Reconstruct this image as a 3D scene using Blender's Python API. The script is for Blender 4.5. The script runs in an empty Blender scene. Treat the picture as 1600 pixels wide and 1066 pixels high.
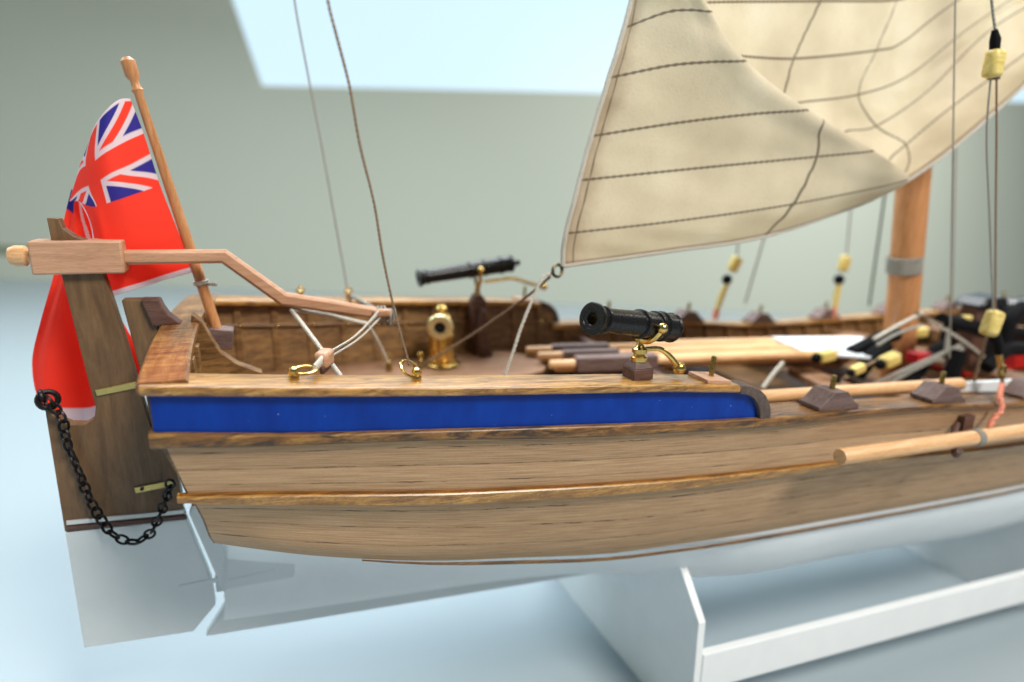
import bpy, math, random
import numpy as np
from math import sin, cos, pi, radians, sqrt
from mathutils import Vector, Matrix
random.seed(7)
SC = bpy.context.scene
COL = SC.collection
# ------------------------------------------------------------------ camera (1 unit = 1 cm)
FPX = 935.7
YAW, PIT, ROL = radians(22.96), radians(14.03), radians(1.56)
CAM = np.array([-10.334, -17.272, 5.801])
_f = np.array([sin(YAW)*cos(PIT), cos(YAW)*cos(PIT), -sin(PIT)])
_r = np.array([cos(YAW), -sin(YAW), 0.0]); _u = np.cross(_r, _f)
_r, _u = _r*cos(ROL)+_u*sin(ROL), -_r*sin(ROL)+_u*cos(ROL)
cd = bpy.data.cameras.new('camera'); co = bpy.data.objects.new('camera', cd); COL.objects.link(co)
M4 = Matrix.Identity(4)
for i in range(3):
    M4[i][0] = _r[i]; M4[i][1] = _u[i]; M4[i][2] = -_f[i]; M4[i][3] = CAM[i]
co.matrix_world = M4
cd.sensor_width = 36; cd.lens = FPX/1600*36; cd.clip_start = 0.5; cd.clip_end = 2000
cd.dof.use_dof = True; cd.dof.focus_distance = 13.7
cd.dof.aperture_fstop = 0.0210526/(2*0.134)
SC.camera = co
# ------------------------------------------------------------------ world, lights, exposure
W = bpy.data.worlds.new('World'); SC.world = W; W.use_nodes = True
nt = W.node_tree; bg = nt.nodes['Background']
bg.inputs[0].default_value = (0.84, 0.93, 1.0, 1); bg.inputs[1].default_value = 0.15
def area(name, loc, target, sx, sy, power, col):
    l = bpy.data.lights.new(name, 'AREA'); l.shape = 'RECTANGLE'; l.size = sx; l.size_y = sy; l.energy = power; l.color = col
    o = bpy.data.objects.new(name, l); COL.objects.link(o); o.location = loc
    o.rotation_euler = (Vector(target)-Vector(loc)).to_track_quat('-Z', 'Y').to_euler()
    return o
area('skylight_light', (10, 42, 82), (4, 2, -4), 70, 50, 125000, (0.92, 0.97, 1.0))
area('table_pool_light', (-58, 34, 48), (-32, 22, -11), 32, 32, 19000, (0.72, 0.92, 1.0))  # added lamp for a bright pool on the table's left, no window modelled
area('room_light', (22, -60, 72), (4, 0, 0), 30, 24, 92000, (1.0, 0.955, 0.88))
area('wall_fill_light', (165, 40, 92), (150, 128, 15), 80, 60, 205000, (1.0, 0.99, 0.96))  # added fill lamp that brightens the back wall, not a fixture
SC.view_settings.view_transform = 'Standard'; SC.view_settings.look = 'None'
SC.view_settings.exposure = 0.24; SC.view_settings.gamma = 1.0
SC.render.engine = 'CYCLES'
try: SC.cycles.use_denoising = True
except Exception: pass
# ------------------------------------------------------------------ measuring helpers: a pixel of the photo -> a point on a real plane
def ray(px, py): return _r*(px-800)/FPX - _u*(py-533)/FPX + _f
def Yp(px, py, y): q = ray(px, py); return CAM+q*((y-CAM[1])/q[1])
def Zp(px, py, z): q = ray(px, py); return CAM+q*((z-CAM[2])/q[2])
def Xp(px, py, x): q = ray(px, py); return CAM+q*((x-CAM[0])/q[0])
def plane(px, py, P, n):
    q = ray(px, py); n = np.array(n, float); return CAM+q*(((np.array(P)-CAM)@n)/(q@n))
def cmpx(P): return float((np.array(P)-CAM)@_f)/FPX
# ------------------------------------------------------------------ curves
def cat1(xs, ys, x):
    """smooth interpolation through the table (xs,ys); ys may be vectors"""
    xs = np.array(xs, float); ys = np.array(ys, float)
    m = np.zeros_like(ys); n = len(xs)
    for i in range(n):
        if i == 0: m[i] = (ys[1]-ys[0])/(xs[1]-xs[0])
        elif i == n-1: m[i] = (ys[-1]-ys[-2])/(xs[-1]-xs[-2])
        else:
            a = (ys[i]-ys[i-1])/(xs[i]-xs[i-1]); b_ = (ys[i+1]-ys[i])/(xs[i+1]-xs[i]); h0 = xs[i]-xs[i-1]; h1 = xs[i+1]-xs[i]
            m[i] = (a*h1+b_*h0)/(h0+h1)
    x = float(x)
    if x <= xs[0]: return ys[0]+m[0]*(x-xs[0])
    if x >= xs[-1]: return ys[-1]+m[-1]*(x-xs[-1])
    i = int(np.searchsorted(xs, x)-1); h = xs[i+1]-xs[i]; t = (x-xs[i])/h
    return (2*t**3-3*t*t+1)*ys[i]+(t**3-2*t*t+t)*h*m[i]+(-2*t**3+3*t*t)*ys[i+1]+(t**3-t*t)*h*m[i+1]
def spline(P, n):
    P = [np.array(p, float) for p in P]
    d = [0]
    for a, b_ in zip(P, P[1:]): d.append(d[-1]+max(1e-6, float(np.linalg.norm(b_-a))**0.7))
    return [cat1(d, P, d[-1]*k/(n-1)) for k in range(n)]
# ------------------------------------------------------------------ mesh builder
def frame_of(t):
    t = np.array(t, float); t /= np.linalg.norm(t)
    a = np.array([0, 0, 1.0]) if abs(t[2]) < .9 else np.array([1.0, 0, 0])
    n = np.cross(t, a); n /= np.linalg.norm(n); return t, n, np.cross(t, n)
class MB:
    def __init__(s): s.v = []; s.f = []; s.uv = {}; s.vc = None
    def vert(s, p): s.v.append(tuple(float(c) for c in p)); return len(s.v)-1
    def grid(s, rows, closed=False, uv=None, flip=False):
        """rows: list of equally long lists of points"""
        b0 = len(s.v); n = len(rows[0])
        for r in rows:
            for p in r: s.vert(p)
        for i in range(len(rows)-1):
            for j in range(n-1 if not closed else n):
                j2 = (j+1) % n
                a, b_, c, d = b0+i*n+j, b0+i*n+j2, b0+(i+1)*n+j2, b0+(i+1)*n+j
                f = (a, b_, c, d) if not flip else (a, d, c, b_)
                if uv is not None:
                    u4 = [uv[i][j], uv[i][j2], uv[i+1][j2], uv[i+1][j]]
                    s.uv[len(s.f)] = u4 if not flip else [u4[0], u4[3], u4[2], u4[1]]
                s.f.append(f)
        return b0
    def tube(s, pts, rad, n=8, caps=True, squash=None):
        pts = [np.array(p, float) for p in pts]
        if not hasattr(rad, '__len__'): rad = [rad]*len(pts)
        rows = []; prev = None
        for i, p in enumerate(pts):
            t = pts[min(i+1, len(pts)-1)]-pts[max(i-1, 0)]
            t, a, b_ = frame_of(t)
            if prev is not None:
                a = prev-t*(prev@t); a /= np.linalg.norm(a); b_ = np.cross(t, a)
            prev = a
            rows.append([p+rad[i]*(cos(2*pi*k/n)*a+sin(2*pi*k/n)*b_*(squash or 1)) for k in range(n)])
        b0 = s.grid(rows, closed=True)
        if caps:
            s.f.append(tuple(b0+k for k in range(n))[::-1]); e = b0+(len(rows)-1)*n; s.f.append(tuple(e+k for k in range(n)))
    def torus(s, c, ax, R, r, n=24, m=8, sx=1.0, xdir=None):
        t, a, b_ = frame_of(ax)
        if xdir is not None:
            a = np.array(xdir, float); a = a-t*(a@t); a /= np.linalg.norm(a); b_ = np.cross(t, a)
        c = np.array(c, float); rows = []
        for i in range(n+1):
            w = 2*pi*i/n; d = cos(w)*a*sx+sin(w)*b_; o = cos(w)*a+sin(w)*b_
            rows.append([c+R*d+r*(cos(2*pi*k/m)*o+sin(2*pi*k/m)*t) for k in range(m)])
        s.grid(rows, closed=True)
    def lathe(s, prof, c, ax, n=24):
        """prof: (distance along axis, radius)"""
        t, a, b_ = frame_of(ax); c = np.array(c, float)
        rows = [[c+t*h+max(r, 1e-4)*(cos(2*pi*k/n)*a+sin(2*pi*k/n)*b_) for k in range(n)] for h, r in prof]
        b0 = s.grid(rows, closed=True)
        s.f.append(tuple(b0+k for k in range(n))[::-1]); e = b0+(len(rows)-1)*n; s.f.append(tuple(e+k for k in range(n)))
    def sphere(s, c, r, n=16, m=10):
        s.lathe([(-r*cos(pi*i/m), r*sin(pi*i/m)) for i in range(m+1)], c, (0, 0, 1), n)
    def box(s, c, sz, ax=(1, 0, 0), up=(0, 0, 1), taper=1.0):
        a = np.array(ax, float); a /= np.linalg.norm(a); w = np.array(up, float); w = w-a*(w@a); w /= np.linalg.norm(w); b_ = np.cross(w, a)
        c = np.array(c, float); i0 = len(s.v)
        for k in (-1, 1):
            tp = taper if k > 0 else 1.0
            for i, j in ((-1, -1), (1, -1), (1, 1), (-1, 1)):
                s.vert(c+a*i*sz[0]/2*tp+b_*j*sz[1]/2*tp+w*k*sz[2]/2)
        for q in ((3, 2, 1, 0), (4, 5, 6, 7), (0, 1, 5, 4), (1, 2, 6, 5), (2, 3, 7, 6), (3, 0, 4, 7)): s.f.append(tuple(i0+k for k in q))
    def prism(s, poly, d):
        """poly: 3D outline; d: thickness vector"""
        n = len(poly); d = np.array(d, float); i0 = len(s.v)
        for p in poly: s.vert(np.array(p)-d/2)
        for p in poly: s.vert(np.array(p)+d/2)
        s.f.append(tuple(i0+k for k in range(n))); s.f.append(tuple(i0+n+k for k in range(n))[::-1])
        for k in range(n): s.f.append((i0+k, i0+n+k, i0+n+(k+1) % n, i0+(k+1) % n))
    def build(s, name, mat, parent=None, bevel=0, smooth=True, base=None, sub=0, solid=0, angle=35):
        """vertices are in world coordinates; a top-level mesh gets its origin at base"""
        if parent is None: org = np.array(base if base is not None else np.array(s.v).mean(0), float)
        else: org = np.array(parent['_o'])
        me = bpy.data.meshes.new(name); me.from_pydata([tuple(np.array(v)-org) for v in s.v], [], s.f)
        import bmesh
        bm = bmesh.new(); bm.from_mesh(me)
        lay = bm.loops.layers.uv.new('UVMap') if s.uv else None
        if lay:
            bm.faces.ensure_lookup_table()
            for i, q in s.uv.items():
                for l, uvc in zip(bm.faces[i].loops, q): l[lay].uv = uvc
        if not s.uv: bmesh.ops.recalc_face_normals(bm, faces=bm.faces)
        bm.to_mesh(me); bm.free()
        if s.vc is not None:
            ca = me.color_attributes.new('pattern', 'FLOAT_COLOR', 'POINT')
            for i, c in enumerate(s.vc): ca.data[i].color = (*c, 1)
        o = bpy.data.objects.new(name, me); COL.objects.link(o)
        me.materials.append(mat)
        if smooth:
            for p in me.polygons: p.use_smooth = True
            try: me.set_sharp_from_angle(angle=radians(angle))
            except Exception: pass
        if parent is not None: o.parent = parent
        else: o.location = org
        o['_o'] = [float(c) for c in org]
        if solid:
            m = o.modifiers.new('thick', 'SOLIDIFY'); m.thickness = solid; m.offset = 0
        if bevel:
            m = o.modifiers.new('bevel', 'BEVEL'); m.width = bevel; m.segments = 2; m.limit_method = 'ANGLE'; m.angle_limit = radians(40)
        if sub:
            m = o.modifiers.new('sub', 'SUBSURF'); m.levels = sub; m.render_levels = sub
        return o
def tag(o, label=None, cat=None, group=None, kind=None):
    if label: o['label'] = label
    if cat: o['category'] = cat
    if group: o['group'] = group
    if kind: o['kind'] = kind
    return o
def thing(name, label, cat, base, group=None):
    o = bpy.data.objects.new(name, None); COL.objects.link(o); o.empty_display_size = 0.3
    o.location = tuple(float(c) for c in base); o['_o'] = [float(c) for c in base]
    return tag(o, label, cat, group)
# ------------------------------------------------------------------ materials
def srgb(r, g, b_):
    return tuple(((c/255)/12.92 if c/255 <= .04045 else ((c/255+.055)/1.055)**2.4) for c in (r, g, b_))
class N:
    def __init__(s, name):
        s.m = bpy.data.materials.new(name); s.m.use_nodes = True; s.t = s.m.node_tree; s.b = s.t.nodes['Principled BSDF']
    def n(s, typ, **k):
        x = s.t.nodes.new(typ)
        for a, v in k.items():
            if a.startswith('i_'):
                key = a[2:].replace('_', ' ')
                x.inputs[key].default_value = v
            else: setattr(x, a, v)
        return x
    def l(s, a, b_): s.t.links.new(a, b_)
    def ramp(s, fac, stops, interp='LINEAR'):
        r = s.t.nodes.new('ShaderNodeValToRGB'); r.color_ramp.interpolation = interp
        while len(r.color_ramp.elements) < len(stops): r.color_ramp.elements.new(0.5)
        for e, (p, c) in zip(r.color_ramp.elements, stops): e.position = p; e.color = (*c, 1) if len(c) == 3 else c
        s.l(fac, r.inputs[0]); return r.outputs[0]
    def math(s, op, a, b_=None, c=None):
        x = s.t.nodes.new('ShaderNodeMath'); x.operation = op
        for i, q in enumerate((a, b_, c)):
            if q is None: continue
            if isinstance(q, (int, float)): x.inputs[i].default_value = q
            else: s.l(q, x.inputs[i])
        return x.outputs[0]
    def mix(s, fac, a, b_, mode='MIX'):
        x = s.t.nodes.new('ShaderNodeMix'); x.data_type = 'RGBA'; x.blend_type = mode
        for i, q in ((0, fac), (6, a), (7, b_)):
            if isinstance(q, (int, float)): x.inputs[i].default_value = q
            elif isinstance(q, tuple): x.inputs[i].default_value = (*q, 1) if len(q) == 3 else q
            else: s.l(q, x.inputs[i])
        return x.outputs[2]
    def coord(s, scale=(1, 1, 1), rot=(0, 0, 0), kind='Object'):
        tc = s.t.nodes.new('ShaderNodeTexCoord'); mp = s.t.nodes.new('ShaderNodeMapping')
        mp.inputs['Scale'].default_value = scale; mp.inputs['Rotation'].default_value = rot
        s.l(tc.outputs[kind], mp.inputs[0]); return mp.outputs[0]
    def noise(s, vec, scale=1, detail=4, rough=.55, dist=0):
        x = s.t.nodes.new('ShaderNodeTexNoise'); x.inputs['Scale'].default_value = scale; x.inputs['Detail'].default_value = detail
        x.inputs['Roughness'].default_value = rough; x.inputs['Distortion'].default_value = dist; s.l(vec, x.inputs['Vector']); return x.outputs[0]
    def bump(s, h, strength=.3, dist=.02):
        x = s.t.nodes.new('ShaderNodeBump'); x.inputs['Strength'].default_value = strength; x.inputs['Distance'].default_value = dist
        s.l(h, x.inputs['Height']); s.l(x.outputs[0], s.b.inputs['Normal'])
    def base(s, c):
        if isinstance(c, tuple): s.b.inputs['Base Color'].default_value = (*c, 1)
        else: s.l(c, s.b.inputs['Base Color'])
    def set(s, rough=None, metal=None, coat=None, spec=None):
        if rough is not None: s.b.inputs['Roughness'].default_value = rough
        if metal is not None: s.b.inputs['Metallic'].default_value = metal
        if coat is not None: s.b.inputs['Coat Weight'].default_value = coat; s.b.inputs['Coat Roughness'].default_value = .25
        if spec is not None: s.b.inputs['Specular IOR Level'].default_value = spec
        return s.m
def wood(name, dark, mid, light, stretch=(.35, 5, 5), rough=.5, coat=0, blotch=.3, bump=.25, stain=None, pores=.5):
    n = N(name); v = n.coord(stretch); g = n.noise(v, 1.6, 6, .6, .6); fine = n.noise(n.coord(tuple(c*6 for c in stretch)), 2.2, 3, .7)
    c = n.ramp(g, [(.25, dark), (.5, mid), (.75, light)])
    b2 = n.noise(n.coord((.5, .9, .9)), .9, 3)
    c = n.mix(n.math('MULTIPLY', b2, blotch), c, dark, 'MIX')
    po = n.ramp(fine, [(.38, (1-pores,)*3), (.52, (1, 1, 1))])
    c = n.mix(1.0, c, po, 'MULTIPLY')
    if stain:
        sn = n.noise(n.coord((.45, 4, 2.6)), 1.7, 6, .7, 1.2)
        k = n.ramp(sn, [(.44, (0, 0, 0)), (.62, (1, 1, 1))])
        c = n.mix(n.math('MULTIPLY', k, stain[1]), c, stain[0])
    n.base(c); n.bump(fine, bump, .01)
    return n.set(rough, coat=coat)
S = srgb
M = {}
M['rail'] = wood('varnished_rail_wood', S(118, 74, 26), S(198, 146, 72), S(232, 190, 118), rough=.38, coat=.35, blotch=.5, stain=(S(74, 42, 16), .75), pores=.35)
M['wale'] = wood('stained_wale_wood', S(84, 52, 20), S(150, 102, 44), S(194, 148, 76), rough=.45, coat=.2, blotch=.5, stain=(S(46, 30, 16), .95), pores=.45)
M['gold'] = wood('gold_strip_wood', S(120, 76, 26), S(186, 136, 64), S(218, 172, 98), rough=.36, coat=.35, blotch=.3, stain=(S(84, 50, 18), .6), pores=.5, bump=.3)
M['amber'] = wood('amber_varnish_wood', S(92, 50, 8), S(140, 84, 20), S(168, 112, 40), rough=.3, coat=.5, stain=(S(40, 24, 8), .5), pores=.3)
M['taff'] = wood('reddish_taffrail_wood', S(112, 66, 26), S(176, 122, 62), S(212, 164, 102), stretch=(4, .5, 4), rough=.3, coat=.5, blotch=.6, stain=(S(72, 34, 12), .85), pores=.3)
M['inner'] = wood('inner_plank_wood', S(98, 66, 34), S(146, 106, 60), S(176, 136, 84), rough=.45, coat=.15, blotch=.5, stain=(S(50, 32, 16), .6))
M['pear'] = wood('pale_pinkish_wood', S(172, 124, 92), S(196, 150, 118), S(214, 172, 140), rough=.45, blotch=.25, pores=.2, bump=.15)
M['oak'] = wood('light_oar_wood', S(196, 142, 92), S(222, 174, 124), S(236, 196, 150), rough=.42, blotch=.2, pores=.18, bump=.1)
M['mast'] = wood('mast_wood', S(168, 108, 62), S(198, 138, 88), S(214, 160, 108), stretch=(5, 5, .35), rough=.42, blotch=.3, pores=.2, bump=.12)
M['walnut'] = wood('dark_walnut_wood', S(72, 44, 34), S(98, 66, 54), S(122, 88, 74), rough=.5, blotch=.3, bump=.3)
M['chock'] = wood('purple_brown_wood', S(84, 64, 60), S(112, 88, 82), S(136, 112, 104), rough=.6, blotch=.25, bump=.3)
M['scroll'] = wood('grey_brown_scroll_wood', S(62, 50, 44), S(92, 76, 68), S(116, 98, 88), stretch=(4, 4, 1), rough=.6)
M['block'] = wood('yellow_block_wood', S(196, 164, 78), S(228, 204, 120), S(240, 222, 152), rough=.4, blotch=.2, pores=.15, bump=.1)
M['deck'] = wood('deck_wood', S(112, 78, 54), S(146, 108, 78), S(170, 132, 100), rough=.5, blotch=.3, pores=.25)
M['rudder'] = wood('rudder_walnut_wood', S(78, 54, 30), S(116, 86, 54), S(138, 106, 70), stretch=(2, 2, .3), rough=.5, blotch=.5, pores=.15, bump=.12)
def simple(name, c, rough, metal=0, spec=None, bumpn=None, coat=None, var=0.0):
    n = N(name)
    if var:
        q = n.noise(n.coord((1, 1, 1)), 3, 5, .6); n.base(n.mix(n.math('MULTIPLY', q, var), c, tuple(x*.45 for x in c)))
        r = n.ramp(n.noise(n.coord((2, 2, 2)), 6, 4), [(.3, (max(.02, rough-.1),)*3), (.7, (rough+.12,)*3)]); n.l(r, n.b.inputs['Roughness'])
    else: n.base(c)
    if bumpn: n.bump(n.noise(n.coord((1, 1, 1)), bumpn[0], 4), bumpn[1], .01)
    m = n.set(None if var else rough, metal, coat, spec); return m
M['brass'] = simple('polished_brass', S(226, 190, 112),   .2, 1, var=.3, bumpn=(20, .06))
M['lens'] = simple('pale_polished_brass', S(246, 230, 176), .3, .85, var=.15)
M['paleb'] = simple('dull_brass_strap', S(196, 176, 110), .35, .8, var=.3)
M['bronze'] = simple('brass_pin', S(176, 148, 84), .3, 1, var=.4)
M['iron'] = simple('blackened_gun_metal', S(33, 32, 33), .28, .5, var=.4, bumpn=(9, .10))
M['black'] = simple('black_thread_binding', S(9, 9, 12), .85, spec=.2)
M['chain'] = simple('blackened_chain', S(38, 32, 32), .42, .7, var=.3)
M['eye'] = simple('dark_wire_eye', S(92, 82, 60), .4, .8, var=.3)
M['red'] = simple('red_painted_wood', S(176, 22, 26), .4)
M['pink'] = simple('copper_pink_thread', S(214, 130, 104), .7)
# hull planks: uv u along the plank, v down the side
def hullmat():
    n = N('walnut_hull_planking')
    tc = n.t.nodes.new('ShaderNodeTexCoord'); uvn = n.t.nodes.new('ShaderNodeSeparateXYZ'); n.l(tc.outputs['UV'], uvn.inputs[0])
    u_, v_ = uvn.outputs[0], uvn.outputs[1]
    g1 = n.noise(n.coord((.35, 7, 7), kind='UV'), 2.0, 7, .65, .3)
    g2 = n.noise(n.coord((2.6, 44, 1), kind='UV'), 2.4, 4, .7)
    g3 = n.noise(n.coord((5, 95, 1), kind='UV'), 3.0, 5, .75)
    pid = n.math('FLOOR', v_); wn = n.n('ShaderNodeTexWhiteNoise', noise_dimensions='1D'); n.l(pid, wn.inputs['W'])
    base = n.ramp(g1, [(.22, S(136, 104, 74)), (.48, S(184, 148, 112)), (.78, S(212, 180, 144))])
    tone = n.ramp(wn.outputs[0], [(0, (.80, .79, .77)), (1, (1.08, 1.06, 1.03))])
    c = n.mix(1.0, base, tone, 'MULTIPLY')
    po = n.ramp(g2, [(.36, (.72,)*3), (.5, (1, 1, 1))]); c = n.mix(.7, c, po, 'MULTIPLY')
    c = n.mix(.8, c, n.ramp(g3, [(.34, (.66, .62, .58)), (.47, (1, 1, 1)), (.62, (1.14, 1.12, 1.1))]), 'MULTIPLY')
    wob = n.math('MULTIPLY_ADD', n.noise(n.coord((.9, .1, 1), kind='UV'), 2.2, 4), .12, v_)
    fr = n.math('FRACT', wob); d = n.math('ABSOLUTE', n.math('SUBTRACT', fr, .5))     # .5 at the seam
    br = n.noise(n.coord((.55, 1.0, 1), kind='UV'), 2.0, 6, .7)
    wide = n.math('MULTIPLY', n.ramp(br, [(.50, (.0,)*3), (.70, (1,)*3)]), .05)
    seam = n.math('GREATER_THAN', d, n.math('SUBTRACT', .5, wide))
    faint = n.ramp(d, [(.42, (1, 1, 1)), (.5, (.80, .79, .78))]); c = n.mix(1.0, c, faint, 'MULTIPLY')
    c = n.mix(n.math('MULTIPLY', seam, .8), c, S(48, 32, 22)); n.base(c)
    h = n.math('SUBTRACT', g2, n.math('MULTIPLY', seam, 2.0)); n.bump(h, .35, .015)
    return n.set(.58, spec=.35)
M['hull'] = hullmat()
def bluemat():
    n = N('glossy_blue_paint'); g = n.noise(n.coord((1.6, .2, .5)), 1.6, 4, .6)
    c = n.ramp(g, [(.3, S(0, 42, 128)), (.7, S(0, 54, 148))])
    sp = n.noise(n.coord((1, 1, 1)), 16, 1, .5); k = n.ramp(sp, [(.80, (0, 0, 0)), (.82, (1, 1, 1))]); c = n.mix(n.math('MULTIPLY', k, .7), c, S(170, 190, 220))
    n.base(c); n.bump(n.noise(n.coord((1, 3, 1)), 3, 4), .12, .03); return n.set(.3, spec=.22)
M['blue'] = bluemat()
def whitemat(name, c, rough=.5, scratch=True):
    n = N(name); g = n.noise(n.coord((.5, .5, .5)), 1.5, 5, .6)
    k = n.ramp(g, [(.3, tuple(x*.95 for x in c)), (.7, c)])
    if scratch:
        w = n.noise(n.coord((1.2, 1, 7), rot=(0, .4, 0)), 1.2, 5, .7, 1.5); kk = n.ramp(w, [(.63, (1, 1, 1)), (.72, (.93, .92, .91))]); k = n.mix(1., k, kk, 'MULTIPLY')
    n.base(k); n.bump(n.noise(n.coord((1, 1, 1)), 5, 4), .12, .03); return n.set(rough)
M['white'] = whitemat('white_hull_paint', S(216, 221, 222))
M['stand'] = whitemat('white_stand_paint', S(238, 241, 242), scratch=False)
M['paper'] = whitemat('white_painted_blade', S(232, 236, 240), scratch=False)
def ropemat(name, a, b_):
    n = N(name); v = n.coord((1, 1, 1)); w = n.t.nodes.new('ShaderNodeTexWave'); w.bands_direction = 'DIAGONAL'; w.inputs['Scale'].default_value = 15
    n.l(v, w.inputs[0]); w.inputs['Distortion'].default_value = 1.0
    n.base(n.ramp(w.outputs[0], [(.15, a), (.6, b_)])); n.bump(w.outputs[0], .6, .02); return n.set(.85, spec=.2)
M['tan'] = ropemat('tan_thread', S(96, 76, 58), S(160, 134, 108))
M['cream'] = ropemat('cream_thread', S(150, 144, 134), S(226, 220, 206))
M['greyr'] = ropemat('grey_thread', S(126, 124, 116), S(172, 168, 158))
M['darkr'] = ropemat('dark_thread', S(58, 62, 58), S(92, 96, 90))
def sailmat():
    n = N('cream_canvas')
    tc = n.t.nodes.new('ShaderNodeTexCoord'); sp = n.t.nodes.new('ShaderNodeSeparateXYZ'); n.l(tc.outputs['UV'], sp.inputs[0])
    u_, v_ = sp.outputs[0], sp.outputs[1]
    g = n.noise(n.coord((1, 1, 1)), .35, 3, .5); fine = n.noise(n.coord((1, 1, 1)), 16, 4, .7)
    c = n.ramp(g, [(.3, S(216, 204, 178)), (.6, S(236, 226, 202)), (.8, S(243, 236, 218))])
    c = n.mix(n.math('MULTIPLY', n.ramp(fine, [(.5, (0, 0, 0)), (.75, (1, 1, 1))]), .25), c, S(186, 166, 128))
    ed = n.ramp(n.math('ADD', u_, n.math('MULTIPLY', n.noise(n.coord((1, 1, 1)), 1.6, 3), .35)), [(.18, (1, 1, 1)), (.42, (0, 0, 0))])
    c = n.mix(n.math('MULTIPLY', ed, .42), c, S(156, 116, 74))
    tw = n.t.nodes.new('ShaderNodeTexWave'); tw.inputs['Scale'].default_value = 1.6; tw.inputs['Distortion'].default_value = .6; n.l(n.coord((1, 1, 1)), tw.inputs[0])
    def line(val, wdt):
        d = n.math('ABSOLUTE', val); ww = n.math('MULTIPLY_ADD', tw.outputs[0], wdt*.45, wdt*.55); return n.math('LESS_THAN', d, ww)
    fv = n.math('SUBTRACT', n.math('FRACT', n.math('ADD', v_, .5)), .5)       # zero on every whole v
    k = line(fv, .030)
    k = n.math('MULTIPLY', k, n.math('GREATER_THAN', v_, .3))
    for at in (2.0, 4.0): k = n.math('MAXIMUM', k, line(n.math('SUBTRACT', u_, at), .020))
    k = n.math('MAXIMUM', k, line(n.math('SUBTRACT', u_, .085), .008))
    foot = n.math('LESS_THAN', v_, .12)
    c = n.mix(n.math('MULTIPLY', foot, .6), c, S(150, 112, 86))
    c = n.mix(n.math('MULTIPLY', k, .72), c, S(88, 66, 44)); n.base(c)
    n.bump(n.math('ADD', fine, n.math('MULTIPLY', k, 1.5)), .55, .03); m = n.set(.85, spec=.15)
    tr = n.t.nodes.new('ShaderNodeBsdfTranslucent'); n.l(c, tr.inputs[0]); mx = n.t.nodes.new('ShaderNodeMixShader'); mx.inputs[0].default_value = .38
    out = n.t.nodes['Material Output']; n.l(n.b.outputs[0], mx.inputs[1]); n.l(tr.outputs[0], mx.inputs[2]); n.l(mx.outputs[0], out.inputs[0]); return m
M['sail'] = sailmat()
def flagmat():
    n = N('printed_flag_cloth'); a = n.n('ShaderNodeVertexColor', layer_name='pattern'); n.base(a.outputs[0])
    n.bump(n.noise(n.coord((1, 1, 1)), 22, 3), .15, .02); m = n.set(.7, spec=.2)
    tr = n.t.nodes.new('ShaderNodeBsdfTranslucent'); n.l(a.outputs[0], tr.inputs[0]); mx = n.t.nodes.new('ShaderNodeMixShader'); mx.inputs[0].default_value = .4
    out = n.t.nodes['Material Output']; n.l(n.b.outputs[0], mx.inputs[1]); n.l(tr.outputs[0], mx.inputs[2]); n.l(mx.outputs[0], out.inputs[0]); return m
M['flag'] = flagmat()
M['wall'] = simple('grey_green_wall_paint', S(174, 180, 167), .9, var=.12, bumpn=(.6, .2))
M['skirt'] = simple('skirting_paint', S(128, 134, 116), .6)
M['table'] = simple('smooth_white_tabletop', S(160, 173, 180), .34, spec=.5, bumpn=(.25, .08))
def emit(name, c, s_):
    n = N(name); n.base((0.0, 0.0, 0.0)); n.b.inputs['Emission Color'].default_value = (*c, 1); n.b.inputs['Emission Strength'].default_value = s_; return n.m
M['pane'] = emit('bright_window_pane', (0.60, 0.80, 0.92), 1.0)

# ================================================================== THE SETTING
def zt(x, y): return -11.35-.085*(x-1.5)-.05*(y+3)
TX = (-260, 420); WALLY = 128
tb = MB(); tb.grid([[(x, y, zt(x, y)) for x in np.linspace(TX[0], TX[1], 3)] for y in (-60, WALLY)])
tag(tb.build('table_surface', M['table']), kind='structure')
wm = MB()
# wall behind the table with the opening of the skylight: corners on the wall plane (leans away slightly)
def wallp(px, py): return plane(px, py, (0, WALLY, 0), (0, -1, .25))
TLx = wallp(318, -60); BLx = wallp(410, 134); BRx = wallp(1980, 168); TRx = BRx
def wq(a, b_, c, d, m_): m_.grid([[a, b_], [d, c]])
far = 1400
WTL = wallp(-700, -700); WTR = wallp(2060, -700); WBL = wallp(-700, 640); WBR = wallp(2060, 560)
UTL = wallp(120, -700); UTR = wallp(1990, -700)
wq(WTL, UTL, BLx, WBL, wm); wq(WBL, BLx, BRx, WBR, wm); wq(UTR, WTR, WBR, BRx, wm)
tag(wm.build('wall', M['wall'], smooth=False), kind='structure')
sw = MB(); sw.box((-88, 62, 25), (3, 128, 80)); tag(sw.build('shade_side_wall', M['wall'], smooth=False), kind='structure')  # unseen wall, added to darken the left of the back wall
sk = MB(); wq(UTL+np.array([0, 9, 0]), UTR+np.array([0, 9, 0]), BRx+np.array([0, 9, 0]), BLx+np.array([0, 9, 0]), sk)
skt = thing('skylight', 'large bright skylight set in the grey green wall above the model', 'skylight', BLx)
sk.build('window_pane', M['pane'], skt, smooth=False)
sf = MB()
for a, b_ in ((UTL, BLx), (BLx, BRx), (BRx, UTR)):
    d = np.array([0, 9, 0]); sf.grid([[a, b_], [a+d, b_+d]])
sf.build('window_reveal', M['wall'], skt, smooth=False)
sb = MB()
for (h, dy, zz) in ((2.4, 1.2, 5.2), ):
    for x0, x1 in ((TX[0], TX[1]),):
        p = [(x0, WALLY-dy, zt(x0, WALLY)+zz), (x1, WALLY-dy, zt(x1, WALLY)+zz)]
        c = (np.array(p[0])+np.array(p[1]))/2; sb.box(c, (np.linalg.norm(np.array(p[1])-np.array(p[0])), 2.0, h), ax=np.array(p[1])-np.array(p[0]))
tag(sb.build('skirting_board', M['skirt'], bevel=.4), 'pale skirting along the foot of the grey green wall', 'skirting board')

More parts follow.
